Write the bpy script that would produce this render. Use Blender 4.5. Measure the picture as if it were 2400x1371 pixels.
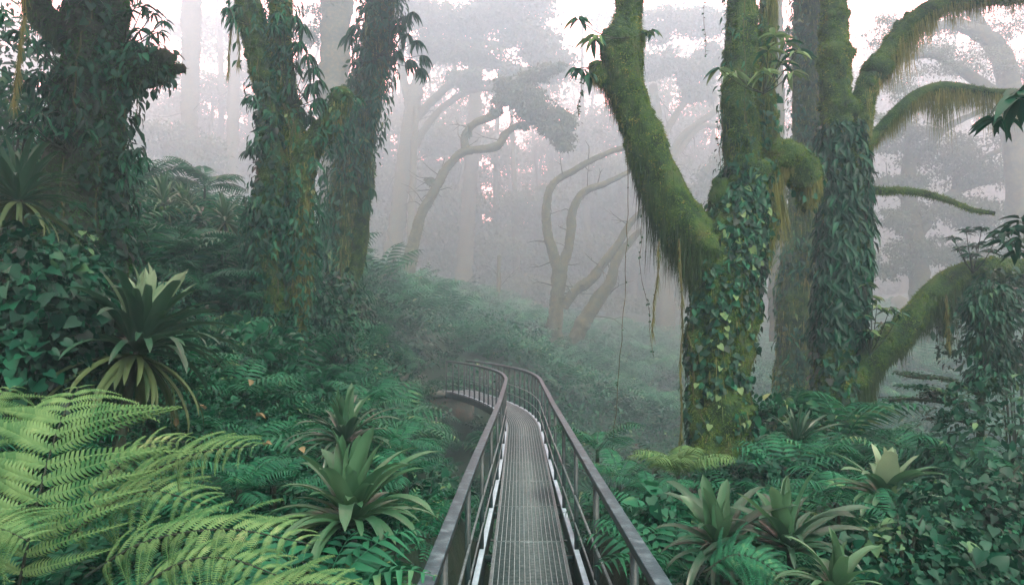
import bpy, math, random
import numpy as np
from mathutils import Vector, Matrix

S = bpy.context.scene
for o in list(bpy.data.objects):
    bpy.data.objects.remove(o)
rng = np.random.default_rng(11)
random.seed(11)

# ------------------------------------------------------------------ camera, sky, sun, exposure
F_PX = 1600.0
TILT = math.radians(3.02)
EYE = 2.15                      # eye above the bridge deck (deck is z = 0)
cam_d = bpy.data.cameras.new('camera')
cam = bpy.data.objects.new('camera', cam_d)
S.collection.objects.link(cam)
cam.location = (0, 0, EYE)
cam.rotation_euler = (math.radians(90) + TILT, 0, 0)
cam_d.sensor_width = 36.0
cam_d.lens = 36.0 * F_PX / 2400.0
cam_d.clip_end = 900
cam_d.clip_start = 0.05
S.camera = cam

W = bpy.data.worlds.new('World')
S.world = W
W.use_nodes = True
nt = W.node_tree
nt.nodes.clear()
wo = nt.nodes.new('ShaderNodeOutputWorld')
bg = nt.nodes.new('ShaderNodeBackground')
sky = nt.nodes.new('ShaderNodeTexSky')
sky.sky_type = 'NISHITA'
sky.sun_disc = False
SUN_EL, SUN_AZ = math.radians(48), math.radians(158)   # behind the viewpoint, over the right shoulder
sky.sun_elevation = SUN_EL
sky.sun_rotation = SUN_AZ
sky.dust_density = 4
mx = nt.nodes.new('ShaderNodeMix'); mx.data_type = 'RGBA'
mx.inputs[0].default_value = 0.85
nt.links.new(sky.outputs[0], mx.inputs[6])
mx.inputs[7].default_value = (27.5, 17.6, 18.8, 1)     # the cloud deck
nt.links.new(mx.outputs[2], bg.inputs[0])
bg.inputs[1].default_value = 0.15
nt.links.new(bg.outputs[0], wo.inputs[0])

sun_d = bpy.data.lights.new('sun', 'SUN')
sun_d.energy = 3.5
sun_d.angle = math.radians(15)
sun_d.color = (1.0, 1.0, 0.85)
sun = bpy.data.objects.new('sun', sun_d)
S.collection.objects.link(sun)
sd = Vector((math.sin(SUN_AZ) * math.cos(SUN_EL), math.cos(SUN_AZ) * math.cos(SUN_EL), math.sin(SUN_EL)))
sun.rotation_euler = (-sd).to_track_quat('-Z', 'Y').to_euler()

S.view_settings.view_transform = 'Standard'
S.view_settings.look = 'None'
S.view_settings.gamma = 1
S.view_settings.exposure = .66
S.view_settings.use_curve_mapping = False
S.render.engine = 'CYCLES'
S.cycles.use_denoising = True
S.cycles.max_bounces = 6
S.cycles.diffuse_bounces = 3
S.cycles.glossy_bounces = 2
S.cycles.transmission_bounces = 3
S.cycles.volume_bounces = 1
S.cycles.transparent_max_bounces = 8
S.cycles.sample_clamp_indirect = 4

HAZE_DENSITY = 0.0088
HAZE_COLOR = (.46, .88, 1.0, 1)

# ------------------------------------------------------------------ helpers
def P(px, py, d):
    """world point seen at photo pixel (px, py) at distance d ahead"""
    vx = (px - 1200) / F_PX
    vy = (685.5 - py) / F_PX
    fwd = math.cos(TILT) - math.sin(TILT) * vy
    up = math.sin(TILT) + math.cos(TILT) * vy
    t = d / fwd
    return np.array((vx * t, d, EYE + up * t))

def hash3(i, j, k, seed=0):
    h = (i * 374761393 + j * 668265263 + k * 2147483647 + seed * 974634777) & 0xFFFFFFFF
    h = ((h ^ (h >> 13)) * 1274126177) & 0xFFFFFFFF
    h = h ^ (h >> 16)
    return (h & 0xFFFF) / 65535.0

def vnoise(p, seed=0):
    p = np.asarray(p, float)
    i = np.floor(p).astype(np.int64)
    f = p - i
    f = f * f * (3 - 2 * f)
    r = 0
    for a in (0, 1):
        for b in (0, 1):
            for c in (0, 1):
                w = (f[:, 0] if a else 1 - f[:, 0]) * (f[:, 1] if b else 1 - f[:, 1]) * (f[:, 2] if c else 1 - f[:, 2])
                r = r + w * hash3(i[:, 0] + a, i[:, 1] + b, i[:, 2] + c, seed)
    return r * 2 - 1

def unit(v):
    v = np.asarray(v, float)
    return v / (np.linalg.norm(v, axis=-1, keepdims=True) + 1e-9)

class G:
    """a growing soup of geometry"""
    def __init__(self):
        self.V = []; self.F = {}; self.n = 0
    def add(self, V, *Fs):
        V = np.asarray(V, float)
        for Fa in Fs:
            Fa = np.asarray(Fa, np.int64)
            if len(Fa):
                self.F.setdefault(Fa.shape[1], []).append(Fa + self.n)
        self.V.append(V); self.n += len(V)
        return self
    def mesh(self, name, mat=None, smooth=True):
        me = bpy.data.meshes.new(name)
        V = np.concatenate(self.V) if self.V else np.zeros((0, 3))
        arrs = [np.concatenate(a) for a in self.F.values()]
        me.vertices.add(len(V))
        me.vertices.foreach_set('co', V.astype(np.float32).ravel())
        nl = sum(a.size for a in arrs); npoly = sum(len(a) for a in arrs)
        me.loops.add(nl); me.polygons.add(npoly)
        me.loops.foreach_set('vertex_index', np.concatenate([a.ravel() for a in arrs]).astype(np.int32))
        st = []; s = 0
        for a in arrs:
            st.append(s + np.arange(len(a)) * a.shape[1]); s += a.size
        me.polygons.foreach_set('loop_start', np.concatenate(st).astype(np.int32))
        if smooth:
            me.polygons.foreach_set('use_smooth', np.ones(npoly, bool))
        me.update(calc_edges=True)
        if mat: me.materials.append(mat)
        return me

def link(name, me, parent=None, loc=None):
    o = bpy.data.objects.new(name, me)
    S.collection.objects.link(o)
    if parent is not None:
        o.parent = parent
        if loc is None:      # meshes are given in world space: cancel the parent's offset
            o.location = -Vector(parent.location)
    if loc is not None: o.location = loc
    return o

def thing(name, label, cat, loc=(0, 0, 0), group=None):
    o = bpy.data.objects.new(name, None)
    o.empty_display_size = 0.2
    S.collection.objects.link(o)
    o.location = loc
    return tag(o, label, cat, group)

def tag(o, label, cat, group=None, kind=None):
    if label: o['label'] = label
    if cat: o['category'] = cat
    if group: o['group'] = group
    if kind: o['kind'] = kind
    return o

def box(g, c, ax, ay, az):
    c = np.asarray(c, float); ax = np.asarray(ax, float); ay = np.asarray(ay, float); az = np.asarray(az, float)
    V = [c + i * ax + j * ay + k * az for i in (-1, 1) for j in (-1, 1) for k in (-1, 1)]
    g.add(V, [(0, 1, 3, 2), (4, 6, 7, 5), (0, 4, 5, 1), (2, 3, 7, 6), (0, 2, 6, 4), (1, 5, 7, 3)])

# leaf templates: unit length along +Y, face +Z
def leaf_tpl(n=3, droop=0.25, fold=0.12, base_w=0.6, tip=0.85, wave=0.0):
    ts = np.linspace(0, 1, n + 2)
    V = [(0, 0, 0)]
    for i, t in enumerate(ts[1:-1]):
        w = 0.5 * (math.sin(math.pi * t ** base_w) ** tip)
        z = -droop * t * t
        V += [(-w, t, z + fold * w * 2 + wave * (-1) ** i), (0, t, z), (w, t, z + fold * w * 2 - wave * (-1) ** i)]
    V.append((0, 1, -droop))
    F3 = [(0, 2, 1), (0, 3, 2)]; F4 = []
    for i in range(n - 1):
        a = 1 + 3 * i
        F4 += [(a, a + 1, a + 4, a + 3), (a + 1, a + 2, a + 5, a + 4)]
    a = 1 + 3 * (n - 1); e = a + 3
    F3 += [(a, a + 1, e), (a + 1, a + 2, e)]
    return np.array(V, float), np.array(F3), np.array(F4) if F4 else np.zeros((0, 4), int)

HEART = (np.array([(0, .08, 0), (-.30, -.05, .03), (-.46, .22, .07), (-.30, .6, .02), (0, 1, -.18),
                   (.30, .6, .02), (.46, .22, .07), (.30, -.05, .03), (0, .45, -.03)], float),
         np.array([(0, 8, 1), (1, 8, 2), (2, 8, 3), (3, 8, 4), (4, 8, 5), (5, 8, 6), (6, 8, 7), (7, 8, 0)]), np.zeros((0, 4), int))
LANCE = leaf_tpl(2, .3, .1)
LANCE3 = leaf_tpl(3, .4, .1)
OVAL = leaf_tpl(2, .15, .12, .75, .6)
BLADE = (np.array([(-.5, 0, 0), (.5, 0, 0), (0, 1, -.12)], float), np.array([(0, 1, 2)]), np.zeros((0, 4), int))
DIAM = (np.array([(0, 0, 0), (-.5, .45, .06), (.5, .45, .06), (0, 1, -.15)], float), np.array([(0, 2, 1), (1, 2, 3)]), np.zeros((0, 4), int))
def STRIP(n=3):
    V = []; Fq = []
    for i in range(n + 1):
        w = .5 * (1 - (i / n) ** 2 * .85)
        V += [(-w, i / n, 0), (w, i / n, 0)]
    for i in range(n):
        Fq.append((2 * i, 2 * i + 1, 2 * i + 3, 2 * i + 2))
    return np.array(V, float), np.zeros((0, 3), int), np.array(Fq)

def scatter(g, tpl, pos, dirn, nrm, length, width):
    TV, T3, T4 = tpl
    pos = np.asarray(pos, float); N = len(pos)
    if not N: return
    Y = unit(dirn)
    X = unit(np.cross(Y, nrm))
    Z = np.cross(X, Y)
    length = np.broadcast_to(length, (N,)); width = np.broadcast_to(width, (N,))
    V = (pos[:, None, :] + TV[None, :, 0, None] * X[:, None, :] * width[:, None, None]
         + TV[None, :, 1, None] * Y[:, None, :] * length[:, None, None]
         + TV[None, :, 2, None] * Z[:, None, :] * length[:, None, None])
    off = (np.arange(N) * len(TV))[:, None, None]
    g.add(V.reshape(-1, 3), (T3[None] + off).reshape(-1, 3) if len(T3) else [], (T4[None] + off).reshape(-1, 4) if len(T4) else [])

def catmull(pts, n):
    """pts (k, m) resampled to n evenly parametrised points"""
    p = np.asarray(pts, float)
    p = np.vstack([2 * p[0] - p[1], p, 2 * p[-1] - p[-2]])
    seg = np.linalg.norm(np.diff(p[1:-1, :3], axis=0), axis=1)
    cum = np.concatenate([[0], np.cumsum(seg)])
    out = []
    for s in np.linspace(0, cum[-1] - 1e-6, n):
        i = min(int(np.searchsorted(cum, s, 'right') - 1), len(seg) - 1)
        t = (s - cum[i]) / (seg[i] + 1e-9)
        a, b, c, d = p[i], p[i + 1], p[i + 2], p[i + 3]
        out.append(.5 * (2 * b + (c - a) * t + (2 * a - 5 * b + 4 * c - d) * t * t + (3 * b - a - 3 * c + d) * t ** 3))
    return np.array(out)

def tube(path, nside=18, step=0.06, amp=0.12, freq=3.0, seed=0, flute=0.0, cap=True, fine=0.0):
    """path: (k,4) x y z r.  returns V, quads, info for sampling"""
    path = np.asarray(path, float)
    L = np.linalg.norm(np.diff(path[:, :3], axis=0), axis=1).sum()
    n = max(4, int(L / step))
    q = catmull(path, n)
    C = q[:, :3]; R = np.maximum(q[:, 3], .002)
    T = unit(np.gradient(C, axis=0))
    ref = np.array((1.0, 0, 0)) if abs(T[0][0]) < .8 else np.array((0, 1.0, 0))
    U = np.zeros_like(C); u = unit(np.cross(np.cross(T[0], ref), T[0]))
    for i in range(n):
        u = unit(u - T[i] * np.dot(u, T[i])); U[i] = u
    Wv = np.cross(T, U)
    th = np.linspace(0, 2 * math.pi, nside, endpoint=False)
    D = np.cos(th)[None, :, None] * U[:, None, :] + np.sin(th)[None, :, None] * Wv[:, None, :]
    base = C[:, None, :] + D * R[:, None, None]
    flat = base.reshape(-1, 3)
    d = amp * vnoise(flat * freq, seed) + .5 * amp * vnoise(flat * freq * 2.7, seed + 1)
    if fine: d = d + fine * vnoise(flat * freq * 8, seed + 5)
    d = d.reshape(n, nside)
    if flute:
        ph = vnoise(np.stack([np.linspace(0, L * .5, n), np.zeros(n), np.zeros(n)], 1), seed + 9) * 1.2
        d = d + flute * np.cos(5 * th[None, :] + ph[:, None] * 2) + flute * .6 * np.cos(8 * th[None, :] - ph[:, None] * 3)
    V = C[:, None, :] + D * (R[:, None] * (1 + d))[:, :, None]
    V = V.reshape(-1, 3)
    i = np.arange(n - 1)[:, None] * nside; j = np.arange(nside)[None, :]; j2 = (j + 1) % nside
    Fq = np.stack([i + j, i + j2, i + nside + j2, i + nside + j], -1).reshape(-1, 4)
    F3 = []
    if cap:
        k = len(V); e = (n - 1) * nside
        V = np.vstack([V, C[-1] + T[-1] * R[-1] * .5])
        F3 = [(e + a, e + (a + 1) % nside, k) for a in range(nside)]
    return V, Fq, F3

def surf_samples(V, Fq, N, r=None):
    a, b, c, d = (V[Fq[:, k]] for k in range(4))
    nrm = np.cross(c - a, d - b)
    area = np.linalg.norm(nrm, axis=1)
    idx = rng.choice(len(Fq), N, p=area / area.sum())
    u = rng.random((N, 1)); v = rng.random((N, 1))
    p = (a[idx] * (1 - u) + b[idx] * u) * (1 - v) + (d[idx] * (1 - u) + c[idx] * u) * v
    return p, unit(nrm[idx])

def surf_samples_tri(V, F3, N):
    a, b, c = (V[F3[:, k]] for k in range(3))
    nrm = np.cross(b - a, c - a); area = np.linalg.norm(nrm, axis=1)
    idx = rng.choice(len(F3), N, p=area / area.sum())
    u = rng.random((N, 1)); v = rng.random((N, 1)); f = (u + v) > 1
    u = np.where(f, 1 - u, u); v = np.where(f, 1 - v, v)
    return a[idx] + (b - a)[idx] * u + (c - a)[idx] * v, unit(nrm[idx])

def rand_unit(n):
    return unit(rng.normal(size=(n, 3)))

# ------------------------------------------------------------------ materials
def new_mat(name):
    m = bpy.data.materials.new(name); m.use_nodes = True
    t = m.node_tree; t.nodes.clear()
    return m, t
def N(t, typ, **kw):
    n = t.nodes.new(typ)
    for k, v in kw.items(): setattr(n, k, v)
    return n

def leaf_mat(name, c1, c2, rough=.45, transl=.3, noise=1.2, c3=None, spec=.13):
    m, t = new_mat(name)
    out = N(t, 'ShaderNodeOutputMaterial')
    geo = N(t, 'ShaderNodeNewGeometry'); oi = N(t, 'ShaderNodeObjectInfo')
    tc = N(t, 'ShaderNodeTexCoord')
    no = N(t, 'ShaderNodeTexNoise'); no.inputs['Scale'].default_value = noise; no.inputs['Detail'].default_value = 3
    t.links.new(geo.outputs['Position'], no.inputs['Vector'])
    ad = N(t, 'ShaderNodeMath', operation='MULTIPLY_ADD'); ad.inputs[1].default_value = .5
    t.links.new(geo.outputs['Random Per Island'], ad.inputs[0])
    a2 = N(t, 'ShaderNodeMath', operation='MULTIPLY_ADD'); a2.inputs[1].default_value = .25
    t.links.new(oi.outputs['Random'], a2.inputs[0])
    t.links.new(no.outputs['Fac'], a2.inputs[2])
    a3 = N(t, 'ShaderNodeMath', operation='SUBTRACT'); a3.inputs[1].default_value = .375
    t.links.new(a2.outputs[0], a3.inputs[0]); t.links.new(a3.outputs[0], ad.inputs[2])
    cr = N(t, 'ShaderNodeValToRGB')
    cr.color_ramp.elements[0].color = (*c1, 1); cr.color_ramp.elements[1].color = (*c2, 1)
    cr.color_ramp.elements[0].position = .1; cr.color_ramp.elements[1].position = .8
    if c3 is not None:
        e = cr.color_ramp.elements.new(.97); e.color = (*c3, 1)
    t.links.new(ad.outputs[0], cr.inputs[0])
    pb = N(t, 'ShaderNodeBsdfPrincipled')
    pb.inputs['Roughness'].default_value = rough
    pb.inputs['Specular IOR Level'].default_value = spec
    tr = N(t, 'ShaderNodeBsdfTranslucent')
    mxs = N(t, 'ShaderNodeMixShader'); mxs.inputs[0].default_value = transl
    hs = N(t, 'ShaderNodeHueSaturation'); hs.inputs['Value'].default_value = 1.3; hs.inputs['Hue'].default_value = .485
    t.links.new(cr.outputs[0], pb.inputs['Base Color'])
    t.links.new(cr.outputs[0], hs.inputs['Color']); t.links.new(hs.outputs[0], tr.inputs['Color'])
    t.links.new(pb.outputs[0], mxs.inputs[1]); t.links.new(tr.outputs[0], mxs.inputs[2])
    t.links.new(mxs.outputs[0], out.inputs[0])
    return m

def rough_mat(name, cols, scale=6, rough=.9, bump=.4, bscale=40, metal=0.0, spec=.2):
    m, t = new_mat(name)
    out = N(t, 'ShaderNodeOutputMaterial'); pb = N(t, 'ShaderNodeBsdfPrincipled')
    geo = N(t, 'ShaderNodeNewGeometry')
    no = N(t, 'ShaderNodeTexNoise'); no.inputs['Scale'].default_value = scale; no.inputs['Detail'].default_value = 8; no.inputs['Roughness'].default_value = .55
    t.links.new(geo.outputs['Position'], no.inputs['Vector'])
    cr = N(t, 'ShaderNodeValToRGB')
    k = len(cols)
    cr.color_ramp.elements[0].position = .3; cr.color_ramp.elements[0].color = (*cols[0], 1)
    cr.color_ramp.elements[1].position = .7; cr.color_ramp.elements[1].color = (*cols[-1], 1)
    for i in range(1, k - 1):
        e = cr.color_ramp.elements.new(.3 + .4 * i / (k - 1)); e.color = (*cols[i], 1)
    t.links.new(no.outputs['Fac'], cr.inputs[0]); t.links.new(cr.outputs[0], pb.inputs['Base Color'])
    pb.inputs['Roughness'].default_value = rough; pb.inputs['Metallic'].default_value = metal
    pb.inputs['Specular IOR Level'].default_value = spec
    if bump:
        n2 = N(t, 'ShaderNodeTexNoise'); n2.inputs['Scale'].default_value = bscale; n2.inputs['Detail'].default_value = 4
        t.links.new(geo.outputs['Position'], n2.inputs['Vector'])
        b = N(t, 'ShaderNodeBump'); b.inputs['Strength'].default_value = bump; b.inputs['Distance'].default_value = .03
        t.links.new(n2.outputs['Fac'], b.inputs['Height']); t.links.new(b.outputs[0], pb.inputs['Normal'])
    t.links.new(pb.outputs[0], out.inputs[0])
    return m

M = {}
M['soil'] = rough_mat('soil', [(.003, .014, .009), (.006, .024, .014), (.012, .028, .014)], 2, .95, .6, 20)
M['bark'] = rough_mat('mossy_bark', [(.001, .010, .005), (.006, .032, .011), (.022, .062, .015), (.035, .055, .020)], 5, .95, .8, 45)
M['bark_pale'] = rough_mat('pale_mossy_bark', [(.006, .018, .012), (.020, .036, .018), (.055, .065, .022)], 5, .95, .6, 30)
M['bark_dark'] = rough_mat('dark_wet_bark', [(.003, .012, .008), (.012, .026, .014)], 8, .8, .5, 40)
M['moss'] = leaf_mat('moss', (.004, .042, .006), (.078, .170, .018), .85, .25, 6, (.28, .25, .06), .1)
M['moss_dark'] = leaf_mat('dark_moss', (.002, .034, .012), (.022, .115, .020), .85, .2, 4, (.07, .15, .03), .1)
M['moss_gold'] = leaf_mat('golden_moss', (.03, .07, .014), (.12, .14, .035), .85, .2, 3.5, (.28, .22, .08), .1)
M['beard'] = leaf_mat('hanging_moss', (.025, .065, .020), (.15, .19, .06), .85, .3, 2.5, (.20, .17, .09), .1)
M['beard_dark'] = leaf_mat('dark_hanging_moss', (.008, .030, .014), (.030, .070, .026), .85, .3, 2.5, None, .1)
M['leaf_dark'] = leaf_mat('dark_leaf', (.001, .014, .010), (.004, .058, .031), .45, .18, 2.2, (.06, .15, .06))
M['leaf_mid'] = leaf_mat('green_leaf', (.001, .028, .018), (.010, .105, .050), .48, .22, 2.0, (.13, .21, .08))
M['leaf_light'] = leaf_mat('pale_leaf', (.04, .12, .05), (.10, .21, .08), .42, .3, 1.2, (.2, .3, .1))
M['fern'] = leaf_mat('fern_green', (.001, .036, .024), (.016, .135, .062), .55, .28, 1.8, (.13, .22, .09))
M['fern_light'] = leaf_mat('fern_light_green', (.020, .095, .032), (.088, .200, .072), .6, .28, 2.5, (.16, .25, .11))
M['brom'] = leaf_mat('bromeliad_leaf', (.006, .055, .028), (.045, .135, .065), .4, .25, 3, (.20, .30, .17), .3)
M['brom_pale'] = leaf_mat('pale_bromeliad_leaf', (.05, .15, .08), (.16, .28, .17), .4, .25, 3, (.3, .4, .27), .3)
M['brom_old'] = leaf_mat('old_bromeliad_leaf', (.008, .045, .020), (.055, .10, .040), .5, .2, 6, (.20, .15, .07))
M['brom_dark'] = leaf_mat('dark_bromeliad_leaf', (.006, .035, .020), (.022, .075, .042), .35, .2, 3, (.06, .13, .08), .3)
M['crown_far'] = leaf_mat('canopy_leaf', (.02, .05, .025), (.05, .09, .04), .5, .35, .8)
M['vine'] = rough_mat('vine_stem', [(.02, .035, .012), (.05, .06, .025)], 10, .9, .2)
M['dead'] = leaf_mat('withered_leaf', (.08, .09, .045), (.15, .15, .08), .7, .2, 4)
M['steel_dark'] = rough_mat('painted_steel', [(.006, .022, .024), (.012, .034, .034), (.03, .055, .05)], 12, .5, .15, 60, 0, .3)
M['steel_pale'] = rough_mat('weathered_handrail_steel', [(.008, .030, .036), (.016, .047, .055), (.06, .12, .13)], 14, .5, .15, 90, 0, .25)
M['galv'] = rough_mat('galvanised_steel', [(.035, .08, .085), (.06, .12, .12), (.12, .19, .19)], 25, .5, .2, 90, .3, .5)
M['galv_light'] = rough_mat('worn_bearing_bar', [(.10, .18, .19), (.17, .27, .28), (.26, .36, .37)], 20, .45, .2, 80, .2, .5)
M['plate'] = rough_mat('pale_bottom_rail', [(.16, .28, .32), (.24, .40, .45)], 8, .5, .05, 60, .0, .2)
M['concrete'] = rough_mat('weathered_concrete', [(.03, .06, .05), (.06, .09, .07), (.11, .10, .07)], 3, .9, .5, 20)

# ------------------------------------------------------------------ the ground
CP = np.array([
 (-1.2,2,.75),(-1.3,4.5,.75),(-1.6,7,.6),(-2,9,.1),(-3,3,.9),(-2.8,5,1.05),(-3.8,10.5,1.1),(-4,7,2.2),(-5,5,2.1),(-8,4,3),(-8,9,3.8),
 (-6.5,14,3.8),(-3.5,14,1.6),(-2.3,12,-.6),(-1.5,11,-3),(-4.6,18,3.2),(-2.9,22,-2.4),(-3.6,19,.4),(-4.3,23,2.2),(-10,20,4.0),(-12,14,5),(-5,28,2.6),(-2.5,29,1.2),
 (-3.2,25.6,-.3),(0,30,.2),(-9,42,5.0),(0,44,1.2),(5,32,-3),(4,24,-5),(0,20,-6),(1,14,-6.5),(6,18,-7),(1.25,7,.2),(1,9.5,-2),(1.3,4,.45),
 (1.3,2,.35),(2.5,8.3,.15),(3.3,6,.4),(4.6,9.5,.05),(6,9,-.7),(6,5,.2),(9,8,.1),(6,13,-4),(10,13,-3),(12,8,1.2),(14,20,-6),(11,30,-5.5),(8,46,-2),(0,62,3.4),(14,62,-2),
 (24,36,-1),(24,72,0),(-14,62,6),(-20,30,7.5),(-20,5,6),(20,5,3),(0,-6,-.5),(-6,-5,1),(6,-5,.3),(25,20,-1),(40,50,3),(-30,62,9),(0,95,5),
 (50,0,6),(70,90,8),(-50,0,14),(-70,90,14),(0,-30,2),(0,170,9),(110,170,12),(-110,170,16)], float)
def tps_fit(c):
    k = len(c); d = np.linalg.norm(c[:, None, :2] - c[None, :, :2], axis=2)
    K = np.sqrt(d * d + 1.0)
    A = np.zeros((k + 3, k + 3)); A[:k, :k] = K - np.eye(k) * .15
    Pm = np.column_stack([np.ones(k), c[:, :2]]); A[:k, k:] = Pm; A[k:, :k] = Pm.T
    return np.linalg.solve(A, np.concatenate([c[:, 2], np.zeros(3)]))
TW = tps_fit(CP)

deck_path = np.array([(.13,-1.2),(.14,2.5),(.155,5.7),(.2,9.5),(.235,13.4),(.23,15.6),(.04,17.7),(-.38,19.7),(-.92,21.5),(-1.5,23.0),(-1.95,23.9)], float)
dk = catmull(np.column_stack([deck_path, np.zeros(len(deck_path))]), 120)[:, :2]

def ground(x, y):
    x = np.atleast_1d(np.asarray(x, float)); y = np.atleast_1d(np.asarray(y, float))
    q = np.column_stack([x, y])
    out = np.zeros(len(x))
    for s in range(0, len(x), 4000):
        qq = q[s:s + 4000]
        d = np.linalg.norm(qq[:, None] - CP[None, :, :2], axis=2)
        out[s:s + 4000] = np.sqrt(d * d + 1) @ TW[:-3] + TW[-3] + qq @ TW[-2:]
    p3 = np.column_stack([x, y, np.zeros(len(x))])
    amp = np.clip(np.hypot(x, y) / 40, .12, 1)
    out = out + amp * (.9 * vnoise(p3 * .22, 3) + .35 * vnoise(p3 * .7, 4))
    # trench under the bridge
    dd = np.min(np.linalg.norm(q[:, None] - dk[None, ::3], axis=2), axis=1)
    lim = -1.1 + np.clip(dd - .42, 0, 10) * 4.2
    near = (y < 25.3)
    out = np.where(near & (out > lim), lim, out)
    return out

def ground_mesh():
    xs = np.concatenate([np.linspace(-240, -30, 18)[:-1], np.linspace(-30, -8, 40)[:-1], np.linspace(-8, 9, 110)[:-1], np.linspace(9, 32, 40)[:-1], np.linspace(32, 240, 18)])
    ys = np.concatenate([np.linspace(-60, -4, 14)[:-1], np.linspace(-4, 14, 110)[:-1], np.linspace(14, 80, 110)[:-1], np.linspace(80, 260, 22)])
    X, Y = np.meshgrid(xs, ys)
    Z = ground(X.ravel(), Y.ravel())
    V = np.column_stack([X.ravel(), Y.ravel(), Z])
    nx, ny = len(xs), len(ys)
    i = np.arange(ny - 1)[:, None] * nx; j = np.arange(nx - 1)[None, :]
    Fq = np.stack([i + j, i + j + 1, i + nx + j + 1, i + nx + j], -1).reshape(-1, 4)
    g = G(); g.add(V, Fq)
    o = link('ground', g.mesh('ground', M['soil']))
    o['kind'] = 'structure'; o['label'] = 'dark mossy ground of the ravine and its banks'
ground_mesh()

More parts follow.
